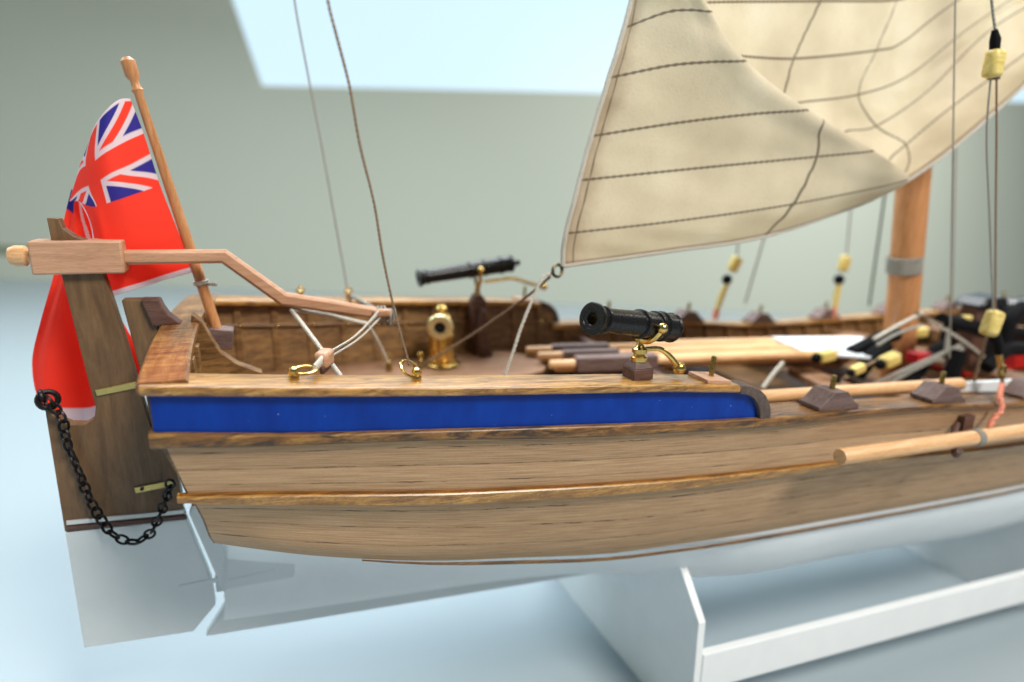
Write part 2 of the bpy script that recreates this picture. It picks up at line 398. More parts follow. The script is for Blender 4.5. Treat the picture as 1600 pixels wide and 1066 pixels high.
# ================================================================== MODEL BOAT: lines
BX = [-12.6, -6, 0, 6, 15, 27, 38, 46, 50]; BB = [4.93, 5.70, 6.15, 6.38, 6.45, 6.1, 4.6, 2.2, .3]
def b(x): return float(cat1(BX, BB, max(-13, min(50, x))))
def side(px, py, fn=b, off=0., sgn=-1):
    y = sgn*6.0
    for _ in range(50): P = Yp(px, py, y); y = .5*y+.5*sgn*(fn(P[0])+off)
    return P
def ztab(pts, fn=b, off=0., ext=()):
    P = [side(*p, fn=fn, off=off) for p in pts]; P = sorted([(p[0], p[2]) for p in P])+list(ext)
    xs = [p[0] for p in P]; zs = [p[1] for p in P]; return lambda x: float(cat1(xs, zs, x))
zcap = ztab([(230, 603), (420, 605), (680, 605), (860, 603), (1060, 600.5), (1157, 602)], off=.12)         # top of the quarterdeck cap
zblue = ztab([(245, 679), (423, 679.6), (700, 673), (860, 668), (1178, 655), (1349, 641), (1456, 634), (1599, 628)], off=.1, ext=[(20, -.55), (34, -.3), (50, 1.2)])   # top of main wale / main rail
zw1b = ztab([(245, 703), (423, 699), (700, 689), (856, 687), (1080, 676), (1240, 665), (1349, 650), (1456, 641), (1599, 635)], off=.12, ext=[(20, -.75), (34, -.5), (50, 1.0)])
w2 = lambda x: b(x)-.30
zw2t = ztab([(276, 772), (423, 769), (700, 766), (800, 762), (1050, 747), (1300, 721), (1600, 690)], fn=w2, ext=[(34, -2.0), (50, -1.0)])
zw2b = ztab([(276, 785), (423, 787), (700, 786.5), (800, 782), (1050, 764), (1300, 732), (1600, 697)], fn=w2, ext=[(34, -2.3), (50, -1.3)])
WFX = [-12.4, -10.5, -8, -5, -1, 5, 12, 22, 34, 44, 50]; WFB = [3.6, 4.15, 4.45, 4.6, 4.85, 5.2, 5.3, 5.0, 3.4, 1.2, .1]
wF = lambda x: float(cat1(WFX, WFB, x))
zF = ztab([(330, 848), (391, 856.6), (487, 868), (583, 874), (700, 876), (800, 872), (950, 865), (1065, 850), (1300, 812), (1600, 757)], fn=wF, ext=[(30, -5.5), (40, -5.4), (50, -4.5)])
# white underbody: edge of the bilge and the keel
GX = [-12.0, -8, -4, 0, 3.0, 10, 19, 30, 40, 50]; GB = [.25, .5, 1.2, 2.6, 3.4, 3.5, 3.4, 2.4, 1., .1]; GZ = [-4.4, -5.3, -6.0, -6.5, -6.82, -7.5, -8.46, -9.3, -9.3, -8.5]
gw = lambda x: float(cat1(GX, GB, x)); gz = lambda x: float(cat1(GX, GZ, x))
kz = lambda x: -7.08-.085*(x+12.6)
XS = list(np.linspace(-12.4, -8, 12))+list(np.linspace(-7.2, 50, 60))
boat = thing('model_boat', 'wooden model sailing launch with walnut hull, blue stripe and white bottom', 'model boat', (6, 0, -8))
boatL = []
def loft(rows, nsub, x0s, sgn, mb, vtop=0., seams=None):
    """rows: list of (halfbreadth fn, z fn); x0s: stern x of each row"""
    fr = [i/(len(XS)-1) for i in range(len(XS))]
    K = len(rows); tt = np.linspace(0, K-1, nsub); R = []; UV = []
    for t in tt:
        pts = []; uvs = []
        for x in XS:
            A = []
            for (wfn, zfn), x0 in zip(rows, x0s):
                xx = x0+(x-XS[0])/(XS[-1]-XS[0])*(XS[-1]-x0); A.append((xx, sgn*wfn(xx), zfn(xx)))
            p = cat1(range(K), A, t); pts.append(p); uvs.append((p[0], vtop+(seams*t/(K-1) if seams else t)))
        R.append(pts); UV.append(uvs)
    mb.grid(R, uv=UV, flip=(sgn > 0))
for sgn in (-1, 1):
    m1 = MB(); loft([(lambda x: b(x)-.02, zw1b), (lambda x: b(x)-.13, lambda x: .5*zw1b(x)+.5*zw2t(x)), (w2, zw2t)], 9, [-12.25, -12.12, -12.0], sgn, m1, .5, 3.0)
    m1.build('upper_planking', M['hull'], boat, angle=60)
    m2 = MB(); loft([(lambda x: w2(x)-.02, zw2b), (lambda x: w2(x)-.32, lambda x: .62*zw2b(x)+.38*zF(x)), (lambda x: .25*w2(x)+.75*wF(x)+.08, lambda x: .25*zw2b(x)+.75*zF(x)), (wF, zF)], 13, [-11.9, -11.8, -11.75, -11.7], sgn, m2, 7.5, 4.0)
    m2.build('lower_planking', M['hull'], boat, angle=60)
    m3 = MB(); loft([(wF, zF), (lambda x: .5*(wF(x)+gw(x))+.35*min(1, max(0, (x+4)/8)), lambda x: .42*gz(x)+.58*zF(x)-.1*min(1, max(0, (x+4)/8))), (gw, gz), (lambda x: .2+.25*gw(x), lambda x: .35*gz(x)+.65*kz(x)), (lambda x: .18, lambda x: kz(x)+.35)], 17, [-11.7, -11.75, -11.85, -12, -12.1], sgn, m3)
    m3.build('white_bottom', M['stand'], boat, angle=80)
# thin brown waterline just under the planking (a ribbon 0.03 thick standing 0.015 proud)
for sgn in (-1, 1):
    rb = MB(); R0 = []; R1 = []; R2 = []; R3 = []
    for x in np.linspace(-8.6, 48, 70):
        g = min(1., (x+8.6)/10); zz = zF(x)-.03-.17*g; hh = .015+.065*min(1, 3*g); w = wF(x)+.03-.03*g
        R0.append((x, sgn*(w-.05), zz)); R1.append((x, sgn*(w+.02), zz)); R2.append((x, sgn*(w), zz-hh)); R3.append((x, sgn*(w-.06), zz-hh))
    rb.grid([R0, R1, R2, R3], flip=(sgn > 0)); rb.build('waterline_strip', M['inner'], boat)
# rounded wooden strips swept along the side
def strip(mb, xs, prof):
    """prof(x) -> closed list of (y,z)"""
    rows = [[(x+dx, y, z) for (dx, y, z) in prof(x)] for x in xs]
    n = len(rows[0]); b0 = mb.grid(rows, closed=True); mb.f.append(tuple(b0+k for k in range(n))[::-1]); e = b0+(len(rows)-1)*n; mb.f.append(tuple(e+k for k in range(n)))
def rr(y0, y1, z0, z1, r, sgn, k=3):
    """rounded rectangle outline"""
    out = []
    for cy, cz, a0 in ((y1-r, z1-r, 0), (y0+r, z1-r, 90), (y0+r, z0+r, 180), (y1-r, z0+r, 270)):
        for i in range(k+1): a = radians(a0+90*i/k); out.append((0, sgn*(cy+r*cos(a)), cz+r*sin(a)))
    return out
for sgn in (-1, 1):
    # quarterdeck cap rail
    cp = MB(); strip(cp, np.linspace(-12.55, .55, 26), lambda x: rr(b(x)-.80, b(x)+.16, zcap(x)-.205, zcap(x), .06, sgn)); cp.build('cap_rail', M['rail'], boat)
    # blue side panel
    bl = MB(); strip(bl, np.linspace(-12.42, 1.35, 30), lambda x: [(0, sgn*(b(x)+.0), zcap(min(x, .5))-.19-max(0, (x-.75))**2*.5), (0, sgn*(b(x)+.0), zblue(x)-.02), (0, sgn*(b(x)-.25), zblue(x)-.02), (0, sgn*(b(x)-.25), zcap(min(x, .5))-.19-max(0, (x-.75))**2*.5)])
    bl.build('blue_side_panel', M['blue'], boat)
    ip = MB(); strip(ip, np.linspace(-11.85, 1.34, 24), lambda x: [(0, sgn*(b(x)-.262), zcap(min(x, .5))-.2-max(0, (x-.75))**2*.5), (0, sgn*(b(x)-.62), -.72), (0, sgn*(b(x)-.70), -.72), (0, sgn*(b(x)-.34), zcap(min(x, .5))-.2-max(0, (x-.75))**2*.5)])
    ip.build('inner_planking', M['inner'], boat)
    # curved scroll at the break of the rail
    sc = MB(); o_ = []; i_ = []
    yy = sgn*(b(1.0)-.12)
    zt_, zb_ = zcap(.56)-.0, zblue(1.75)
    for k in range(13):
        a = pi/2*k/12; o_.append((.56+1.15*sin(a), yy, zb_+(zt_-zb_)*cos(a))); i_.append((.56+.78*sin(a), yy, zb_+(zt_-.24-zb_)*cos(a)))
    sc.prism(o_+i_[::-1], (0, .52, 0)); sc.build('rail_scroll', M['scroll'], boat, bevel=.025)
    # main wale, running on forward as the capping of the open deck
    wl = MB(); strip(wl, list(np.linspace(-12.5, 1.2, 30)), lambda x: rr(b(x)-.3, b(x)+.13, zw1b(x), zblue(x)+.01, .07, sgn)); wl.build('main_wale', M['wale'], boat)
    mr = MB(); strip(mr, list(np.linspace(1.21, 49.5, 60)), lambda x: rr(max(-.05, b(x)-.78), b(x)+.13, zw1b(x), zblue(x)+.01, .06, sgn)); mr.build('gunwale_rail', M['wale'] if sgn < 0 else M['rail'], boat)
    w2m = MB(); strip(w2m, np.linspace(-12.2, 49, 70), lambda x: [(0, sgn*(w2(x)-.05), zw2t(x)+.0), (0, sgn*(w2(x)+.10), zw2t(x)-.03), (0, sgn*(w2(x)+.125), zw2t(x)-.06), (0, sgn*(w2(x)+.105), zw2b(x)+.03), (0, sgn*(w2(x)+.0), zw2b(x)), (0, sgn*(w2(x)-.06), zw2b(x)+.01)])
    w2m.build('lower_wale', M['gold'], boat)
    am = MB(); strip(am, np.linspace(-12.15, 49, 70), lambda x: [(0, sgn*(w2(x)+.02), zw2t(x)+.02), (0, sgn*(w2(x)+.07), zw2t(x)+.002), (0, sgn*(w2(x)+.055), zw2t(x)-.018), (0, sgn*(w2(x)-.03), zw2t(x)-.018)])
    am.build('bead_moulding', M['amber'], boat)
    # inner side of the open part: planking and ribs
    for (xa, xb, zt_f) in ((1.25, 48, lambda x: zw1b(x)), ):
        q = MB(); strip(q, np.linspace(xa, xb, 50), lambda x: [(0, sgn*max(.02, b(x)-.30), zt_f(x)), (0, sgn*max(.02, w2(x)-.45), -2.3), (0, sgn*max(.0, w2(x)-.52), -2.3), (0, sgn*max(.0, b(x)-.38), zt_f(x))])
        q.build('inner_planking', M['inner'], boat)
    # stringers
    q = MB(); strip(q, np.linspace(-11.7, .85, 24), lambda x: rr(b(x)-.58, b(x)-.35, zblue(x)-.02+.02, zblue(x)+.12, .04, sgn)); q.build('stringer', M['inner'], boat)
    for i, x in enumerate(np.arange(-11.2, .9, 1.18)):
        q = MB(); q.prism([np.array((x, sgn*(b(x)-.30), zcap(x)-.22)), np.array((x, sgn*(b(x)-.62), -.75)), np.array((x, sgn*(b(x)-.74), -.75)), np.array((x, sgn*(b(x)-.48), zcap(x)-.22))], (.22, 0, 0)); q.build('rib', M['inner'], boat, bevel=.02)
        if sgn > 0:
            q = MB(); q.sphere((x+.1, sgn*(b(x)-.6), zblue(x)+.06), .055, 10, 6); q.build('brass_nail', M['brass'], boat)
    for x in np.arange(2.0, 40, 1.35):
        q = MB(); q.prism([np.array((x, sgn*(b(x)-.36), zw1b(x)-.0)), np.array((x, sgn*(w2(x)-.48), -2.2)), np.array((x, sgn*(w2(x)-.68), -2.2)), np.array((x, sgn*(b(x)-.56), zw1b(x)-.0))], (.3, 0, 0)); q.build('rib', M['inner'], boat, bevel=.02)
# the stern: transom, taffrail, sternpost, knees
tr = MB()
def trx(z): return -12.30+(2.0-z)*.06
def E_(x, w, z): return (x, -w, z)
outl = [E_(-12.42, b(-12.42)-.02, 1.9), E_(-12.3, b(-12.3)-.04, zw1b(-12.3)), E_(-12.12, b(-12.12)-.15, .5*zw1b(-12.1)+.5*zw2t(-12.1)), E_(-12.0, w2(-12)-.02, zw2t(-12)), E_(-11.9, w2(-11.9)-.04, zw2b(-11.9)), E_(-11.8, w2(-11.8)-.34, .62*zw2b(-11.8)+.38*zF(-11.8)), E_(-11.75, .25*w2(-11.7)+.75*wF(-11.7)+.06, .25*zw2b(-11.7)+.75*zF(-11.7)), E_(-11.7, wF(-11.7)-.02, zF(-11.7))]
rt_ = [(x, -y, z) for x, y, z in outl[::-1]]
rows = [[np.array(p)+np.array((.02, 0, 0)) for p in outl], [np.array((p[0]+.02, 0, p[2])) for p in outl], [np.array((p[0]+.02, -p[1], p[2])) for p in outl]]
tr.grid(rows); tr.build('transom', M['inner'], boat, solid=.12)
lw = [E_(-11.7, wF(-11.7)-.02, zF(-11.7)), E_(-11.75, .5*(wF(-11.7)+gw(-11.7)), .42*gz(-11.7)+.58*zF(-11.7)), E_(-11.85, gw(-11.8), gz(-11.8)), E_(-12, .2, kz(-12)+1.2)]
q = MB(); q.grid([[np.array(p)+np.array((.03, 0, 0)) for p in lw], [np.array((p[0]+.03, 0, p[2])) for p in lw], [np.array((p[0]+.03, -p[1], p[2])) for p in lw]]); q.build('transom_foot', M['white'], boat, solid=.05)
tf = MB()
def taff(y): return (-12.62-.17*(1-(y/4.95)**2), zcap(-12.4)+.015+.13*(1-(y/5.1)**2))
rows = []
for y in np.linspace(-4.95, 4.95, 24):
    x0, z1 = taff(y); rows.append([(x0+p[0], p[1], p[2]) for p in [(dx, y, z1-dz) for dx, dz in ((.0, .05), (.05, 0), (.82, 0), (.87, .05), (.87, .2), (.82, .24), (.05, .24), (0, .2))]])
b0 = tf.grid(rows, closed=True); tf.f.append(tuple(b0+k for k in range(8))[::-1]); tf.f.append(tuple(b0+23*8+k for k in range(8)))
tf.build('taffrail', M['taff'], boat)
for y in np.linspace(-3.6, 3.6, 7):
    if abs(y) < .5: continue
    q = MB(); q.box((-11.98, y, .45), (.22, .34, 3.0)); q.build('transom_frame', M['inner'], boat, bevel=.02)
def pxpoly(pts, y): return [Yp(px, py, y) for px, py in pts]
# sternpost head
q = MB(); q.prism(pxpoly([(192, 467), (236, 466), (244, 480), (250, 505), (246, 540), (262, 640), (288, 790), (262, 780), (225, 590)], 0), (0, .42, 0))
q.build('sternpost_head', M['rudder'], boat, bevel=.03)
q = MB(); q.prism(pxpoly([(222, 466), (250, 466), (256, 478), (264, 489), (284, 504), (240, 507)], -.12), (0, .46, 0)); q.build('post_foot', M['walnut'], boat, bevel=.03)
# inner stern knee
q = MB(); q.prism(pxpoly([(300, 488), (316, 500), (330, 525), (345, 548), (372, 566), (410, 580), (408, 600), (300, 600), (296, 540)], .0), (0, .36, 0)); q.build('stern_knee', M['inner'], boat, bevel=.03)
# deadwood and keel
dw = MB(); kp = [(-10.6, 0, -1.9), (-12.35, 0, -2.55)]+[Yp(x_, y_, 0) for x_, y_ in ((296, 797), (348, 916), (357, 934), (322, 988))]
kp = [np.array(p, float) for p in kp]; kp += [np.array((x, 0, kz(x))) for x in np.linspace(-10, 46, 12)]+[np.array((46.5, 0, kz(46)+1.2))]+[np.array((x, 0, kz(x)+.8)) for x in np.linspace(44, -3, 10)]+[np.array((-8, 0, -5.0))]
dw.prism(kp, (0, .40, 0)); dw.build('keel', M['white'], boat, bevel=.03)
q = MB(); a_ = Yp(348, 912, -.203); c_ = Yp(430, 893, -.203); q.box((a_+c_)/2, (np.linalg.norm(c_-a_), .02, .16), ax=c_-a_); q.build('gudgeon_strap', M['white'], boat, bevel=.02)
# decks
dk = MB(); dk.grid([[(-12.1, 1.0, -.62), (-12.1, 5.4, -.62)], [(-.9, 1.4, -.62), (-.9, 5.95, -.62)]])
bn = MB(); ol = [(-12.0, 4.4), (-12.0, -4.3), (-9.4, -4.5), (-9.0, 1.0), (-8.2, 1.6)]+[(-1.6, 1.6), (-1.0, 1.8), (-.62, 2.3), (-.5, 3.0), (-.55, 3.6), (-.8, 4.2), (-1.2, 4.8), (-1.5, 5.3)]
bn.prism([np.array((x, y, -.68)) for x, y in ol], (0, 0, .16)); bn.build('stern_bench', M['deck'], boat, bevel=.03)
fl = MB(); fl.grid([[(x, s_*max(.02, wF(x)-.1), max(-2.3, zF(x)+.9)) for s_ in (-1, -.5, 0, .5, 1)] for x in np.linspace(-11, 44, 30)]); fl.build('floor_boards', M['inner'], boat)
for i, x in enumerate((6.2, 12.2, 19, 26, 33)):
    q = MB(); w_ = b(x)-.7; q.box((x, 0, -1.35), (1.5, 2*w_, .22)); q.build('thwart', M['deck'] if i > 0 else M['inner'], boat, bevel=.03)
# cross beam and side lockers in the waist
q = MB(); q.box((2.6, 0, -1.35), (.3, 2*(b(2.6)-.85), 1.9)); q.build('bulkhead', M['walnut'], boat, bevel=.03)
# thole blocks with their pins, near and far side
def step_plate(x, sgn):
    c = np.array((x, sgn*(b(x)-.34), zcap(x)+.045)); q = MB(); q.box(c, (.72, .8, .10), ax=(1, -.05*-sgn, -.11)); o = q.build('pin_plate', M['pear'], boat, bevel=.012)
    q = MB(); q.lathe([(0, .065), (.5, .065), (.53, .05)], c+np.array((.05, 0, .04)), (.06, 0, 1), 14); q.build('thole_pin', M['bronze'], o)
step_plate(.0, -1); step_plate(-.1, 1)
for sgn in (-1, 1):
    for i, x in enumerate((4.25, 8.9, 13.6, 18.3, 23.2, 28.0, 32.6)):
        z0 = zblue(x)+.01; yc = sgn*(b(x)-.36); sl = (zblue(x+.5)-zblue(x-.5))
        L_, H_ = 1.0, .52
        q = MB(); poly = [(-L_, 0), (L_, 0), (L_, .12), (.78, .2), (.34, H_), (-.34, H_), (-.78, .2), (-L_, .12)]
        q.prism([np.array((x+dx*(.82 if i else .78), yc, z0+dz+dx*sl)) for dx, dz in poly], (.0, .70, 0)); o = q.build('thole_block', M['chock'], boat, bevel=.02)
        q = MB(); q.lathe([(0, .075), (.42, .075), (.45, .06)], (x+.03, yc, z0+H_-.06), (.05, .0, 1), 14); q.build('thole_pin', M['bronze'], o)
# ring bolts on the cap rails
def ringbolt(P, axis, R, sx=1.0, xdir=(1, 0, 0), lift=(0, 0, 0)):
    P = np.array(P, float); q = MB(); q.lathe([(-.05, .10), (.06, .11), (.10, .09), (.16, .11), (.24, .085), (.27, .04)], P, (0, 0, 1), 12); o = q.build('ring_bolt', M['brass'], boat)
    q = MB(); q.torus(P+np.array(lift), axis, R, .034, 28, 8, sx, xdir); q.build('ring', M['brass'], o)
rbA = side(459, 588, off=-.42); rbA[2] = zcap(rbA[0])
ringbolt(rbA, (0.0, -.12, 1), .2, 1.15, (1, 0, 0), (.22, 0, .17))
rbB = side(651, 589, off=-.42); rbB[2] = zcap(rbB[0])
ringbolt(rbB, (.45, -.72, .55), .17, 1.35, (-1, .0, .75), (-.15, .02, .25))
for px in (470, 545, ):
    p = np.array((Yp(px, 465, b(-8)-.4)[0], b(-8)-.4, 0)); p[2] = zcap(p[0]); ringbolt(p, (0, 1, .3), .12, 1, (1, 0, 0), (0, 0, .28))
for px, py in ((608, 578), (657, 575)):
    p = Zp(px, py, -.58); q = MB(); q.lathe([(0, .12), (.3, .10), (.36, .06), (.45, .12), (.55, .12), (.62, .05)], p, (0, 0, 1), 12); q.build('belaying_post', M['bronze'], boat)
# small block that steps the flag staff
q = MB(); fb = Yp(345, 527, .7); q.box(fb, (.62, .6, .55), ax=(1, 0, -.15)); q.build('staff_step', M['chock'], boat, bevel=.03)

# ------------------------------------------------------------------ rudder (part of the boat) with its tiller
rud = MB(); ro = [(76, 340), (95, 341), (101, 356), (118, 368), (140, 376), (152, 378), (165, 430), (190, 505), (212, 580), (240, 672), (268, 742), (291, 806)]
ra = ro+[(104, 826), (73, 634), (82, 641), (94, 652), (112, 660), (136, 660), (150, 651), (152, 634), (140, 590), (100, 432), (84, 378)]
rud.prism(pxpoly(ra, 0), (0, .34, 0)); rudo = rud.build('rudder', M['rudder'], boat, bevel=.02)
q = MB(); q.prism(pxpoly([(104.5, 827), (291.5, 807), (331, 903), (337, 940), (303, 981), (134, 1006)], 0), (0, .34, 0)); q.build('white_rudder_blade', M['white'], rudo, bevel=.02)
def bar(p0, p1, y, h, t, name, mat, par):
    a, c = Yp(*p0, y), Yp(*p1, y); q = MB(); q.box((a+c)/2, (np.linalg.norm(c-a), t, h), ax=c-a); return q.build(name, mat, par, bevel=.012)
bar((104, 817), (288, 799), -.18, .12, .05, 'white_band', M['white'], rudo)
bar((105, 826), (292, 808), -.18, .13, .055, 'brown_band', M['walnut'], rudo)
bar((150, 614), (214, 601), -.19, .17, .06, 'hinge_strap', M['paleb'], rudo)
st = bar((211, 766), (272, 754), -.19, .17, .06, 'hinge_strap', M['paleb'], rudo)
q = MB(); q.lathe([(0, .05), (.04, .045)], Yp(222, 764, -.22), (0, -1, 0), 10); q.build('strap_nail', M['iron'], rudo)
bar((280, 918), (340, 906), -.172, .14, .03, 'hinge_strap', M['white'], rudo)
q = MB(); q.lathe([(0, .1), (.5, .1)], Yp(344, 922, 0), (0, 0, 1), 12); q.build('pintle', M['white'], rudo)
# tiller block
q = MB(); b1 = Yp(45, 404, -.38); b2 = Yp(192, 402, -.38)
cc = (b1+b2)/2; cc[1] = 0.0; q.box(cc, (np.linalg.norm(b2-b1)*1.0, .76, .78), ax=(b2-b1)); q.build('tiller_socket', M['pear'], rudo, bevel=.05)
q = MB(); q.lathe([(0, .16), (.10, .16), (.16, .24), (.34, .25), (.46, .2), (.5, .12)], cc+np.array((-np.linalg.norm(b2-b1)/2, 0, .02)), (-1, 0, 0), 16); q.build('socket_knob', M['oak'], rudo)
tl = MB(); tp = [Yp(x_, y_, 0) for x_, y_ in ((188, 402), (350, 400.5), (443, 467), (596, 490))]
ths = [.12, .125, .13, .10]; rows = []
for i, p in enumerate(tp):
    if i == 0: t = tp[1]-tp[0]
    elif i == 3: t = tp[3]-tp[2]
    else:
        t = (tp[i+1]-tp[i])/np.linalg.norm(tp[i+1]-tp[i])+(tp[i]-tp[i-1])/np.linalg.norm(tp[i]-tp[i-1])
    t = t/np.linalg.norm(t); n_ = np.cross(t, (0, 1, 0)); h = ths[i]*1.45; w_ = .16
    c8 = [(-w_, -.6*h), (-w_, .6*h), (-.6*w_, h), (.6*w_, h), (w_, .6*h), (w_, -.6*h), (.6*w_, -h), (-.6*w_, -h)]
    rows.append([p+np.array((0, a, 0))+n_*c for a, c in c8])
b0 = tl.grid(rows, closed=True); tl.f.append(tuple(b0+k for k in range(8))[::-1]); tl.f.append(tuple(b0+24+k for k in range(8)))
tl.build('tiller', M['pear'], rudo, angle=25)
q = MB(); q.lathe([(0, .08), (.18, .08), (.22, .14), (.36, .13), (.42, .07)], tp[3], tp[3]-tp[2], 12); q.build('tiller_tip', M['walnut'], rudo)

# ------------------------------------------------------------------ mast
mp = [(1402, 556), (1408, 500), (1428, 270), (1452, 0), (1462, -130)]
q = MB(); P_ = [Yp(x_, y_, 0) for x_, y_ in mp]; P_[0] = P_[0]+np.array((.15, 0, -1.2)); q.tube(spline(P_, 20), [.66-.09*k/19 for k in range(20)], 28); mo = q.build('mast', M['mast'], boat)
q = MB(); a_ = Yp(1414, 402, 0); c_ = Yp(1412, 424, 0)
for k in range(7): q.torus(a_+(c_-a_)*k/6, a_-c_, .655, .05, 30, 6)
q.build('mast_binding', M['greyr'], mo)

# ================================================================== STAND
def make_plate(x, yn_top, zt_top, yn_bot):
    """cradle board across the keel; wider at the foot"""
    q = MB(); zb = zt(x, yn_bot)+.02
    pts = [(x, yn_bot, zt(x, yn_bot)+.01), (x, yn_bot+.12, zt_top-1.2), (x, yn_top-.05, zt_top), (x, yn_top+.25, zt_top+.12), (x, yn_top+.6, zt_top-.35)]
    hull_cut = [(x, -2.9, gz(x)+.1), (x, -1.5, gz(x)+.05), (x, 1.5, gz(x)+.05), (x, 2.9, gz(x)+.1)]
    right = [(x, -y, z) for (_, y, z) in pts[::-1]]
    right[-1] = (x, -yn_bot, zt(x, -yn_bot)+.01)
    q.prism([np.array(p) for p in pts+hull_cut+right], (.26, 0, 0)); return q
stand = thing('display_stand', 'white painted cradle stand of boards and long rails under the model hull', 'display stand', (12, 0, zt(12, 0)))
tz = Xp(1068, 888, 1.5)
make_plate(1.5, tz[1], tz[2], -5.15).build('cradle_board', M['stand'], stand, bevel=.02)
make_plate(22.6, -4.1, gz(22.6)+.3, -5.1).build('cradle_board', M['stand'], stand, bevel=.02)
for sgn in (-1, 1):
    q = MB(); A = [(1.62, -5.02*-sgn*-1, 0)]
    ra_ = [(1.64, -8.14, -9.52), (22.4, -9.83, -11.35)]
    y0 = -4.98 if sgn < 0 else 4.98
    q.prism([np.array((ra_[0][0], y0, ra_[0][1])), np.array((ra_[1][0], y0, ra_[1][1])), np.array((ra_[1][0], y0, ra_[1][2])), np.array((ra_[0][0], y0, ra_[0][2]))], (0, .28, 0))
    q.build('long_rail', M['stand'], stand, bevel=.03)
    q = MB(); q.prism([np.array((22.8, y0, -9.86)), np.array((38, y0, -11.1)), np.array((38, y0, -12.6)), np.array((22.8, y0, -11.38))], (0, .28, 0)); q.build('long_rail', M['stand'], stand, bevel=.03)

# ================================================================== THINGS ON THE BOAT
# ---- near swivel gun
GP = Yp(1012, 508, -5.72)
az, el = radians(198), radians(11); D = np.array([cos(az)*cos(el), sin(az)*cos(el), sin(el)])
def gun_barrel(mb, P, D, L0, L1, s_=1.0, bell=1.0):
    """P trunnion point, muzzle L0 ahead, breech L1 behind"""
    prof = [(-L1-.34, .02), (-L1-.33, .07), (-L1-.26, .10), (-L1-.18, .07), (-L1-.12, .06), (-L1-.08, .16), (-L1, .25), (-L1+.06, .275), (-L1+.10, .25), (-L1+.42, .245), (-L1+.45, .275), (-L1+.53, .275), (-L1+.56, .245),
            (-.32, .235), (-.30, .262), (-.22, .262), (-.20, .235), (.28, .23), (.30, .258), (.38, .258), (.40, .225), (L0-.42, .195), (L0-.40, .225), (L0-.33, .225), (L0-.31, .2), (L0-.16, .225*bell), (L0-.10, .255*bell), (L0-.02, .262*bell), (L0, .245*bell),
            (L0+.001, .17), (L0-.012, .165), (L0-.015, .11), (L0-.03, .10), (L0-.45, .098), (L0-.46, .001)]
    mb.lathe([(a*1.0, r*s_) for a, r in prof], P, D, 36)
g1 = thing('swivel_gun', 'black swivel gun with brass yoke on the near rail, its muzzle turned to the viewer', 'cannon', (GP[0]-.1, GP[1], zcap(-2.2)), 'swivel guns on the quarterdeck rails')
q = MB(); gun_barrel(q, GP, D, 2.05, 1.0, 1.36, 1.02); bo = q.build('barrel', M['iron'], g1, angle=30)
q = MB(); q.lathe([(0, .134), (.006, .13), (.007, .001)], GP+D*(2.05-.22), D, 20)
q.build('brass_bore', M['brass'], bo)
rt = np.cross(D, (0, 0, 1)); rt /= np.linalg.norm(rt)      # to the side of the barrel
up = np.cross(rt, D)
# block and swivel stem
bc = np.array(Yp(997, 577, -5.60)); bc[2] = zcap(bc[0])
q = MB(); q.box(bc+np.array((0, 0, .14)), (.56, .5, .28)); q.box(bc+np.array((0, 0, .36)), (.56, .5, .16), taper=.62); q.build('wooden_step', M['walnut'], g1, bevel=.02)
sbp = bc+np.array((0, 0, .44))
q = MB(); q.lathe([(0, .20), (.1, .20), (.13, .14), (.17, .13), (.2, .18), (.3, .18), (.33, .12), (.40, .08), (.58, .075)], sbp, (0, 0, 1), 20); q.build('swivel_stem', M['brass'], g1)
yb = sbp+np.array((0, 0, .52)); GP2 = GP
q = MB(); ar = .40
tl_, tr_ = GP-rt*ar, GP+rt*ar
for e in (tl_, tr_):
    q.tube(spline([yb+np.array((0, 0, -.02)), yb*.55+e*.45+np.array((0, 0, -.16)), e*.93+yb*.07+np.array((0, 0, -.08)), e], 12), [.075, .075, .075, .075, .075, .075, .075, .07, .07, .065, .065, .065], 10)
    q.sphere(e+rt*(.02 if e is tr_ else -.02), .13, 16, 10)
q.tube([tl_, tr_], .06, 10)
q.build('yoke', M['brass'], g1)
q = MB(); pn = np.cross(D, (0, 0, 1)); HH = [plane(px, py, yb, -_f+np.array((.0, .0, 0))) for px, py in ((1004, 546), (1036, 546), (1056, 560), (1070, 576))]
hp = []
for i, p in enumerate(HH): hp.append(p+_f*(.12+.15*i))
q.tube(spline(hp, 16), [.06+.015*k/15 for k in range(16)], 10); q.sphere(hp[-1]+np.array((.03, 0, -.02)), .165); q.build('aiming_handle', M['brass'], g1)
# ---- far swivel gun
FY = 4.85
FP = Yp(747, 424, FY); fm = Yp(655, 435, FY); fbr = Yp(800, 412, FY); FD = fm-fbr; FD /= np.linalg.norm(FD)
L0 = float((fm-FP)@FD); L1 = float((FP-fbr)@FD)
g2 = thing('swivel_gun', 'black swivel gun seen side on above the far rail on a tall walnut post', 'cannon', (FP[0], FY, -.6), 'swivel guns on the quarterdeck rails')
q = MB(); FPb = fbr+FD*L1; gun_barrel(q, FPb, FD, L0+.05, L1, 1.28, 1.0); q.build('barrel', M['iron'], g2, angle=30)
q = MB(); top = Yp(746, 457, FY); q.tube([top+np.array((0, 0, -.2)), top+np.array((0, 0, .15)), FPb+np.array((0, -.3, -.45))*1, FPb+np.array((0, -.34, -.1)), FPb+np.array((0, -.34, 0))], [.16, .1, .08, .08, .07], 10); q.sphere(FPb+np.array((0, -.36, .0)), .13)
q.tube([top+np.array((0, 0, .15)), FPb+np.array((0, .3, -.45)), FPb+np.array((0, .34, 0))], .07, 10); q.build('yoke', M['brass'], g2)
q = MB(); hp = [Yp(x_, y_, FY) for x_, y_ in ((757, 440), (775, 438), (800, 435), (822, 441), (846, 448))]; q.tube(spline(hp, 14), .07, 10); q.sphere(Yp(850, 448, FY), .15); q.build('aiming_handle', M['brass'], g2)
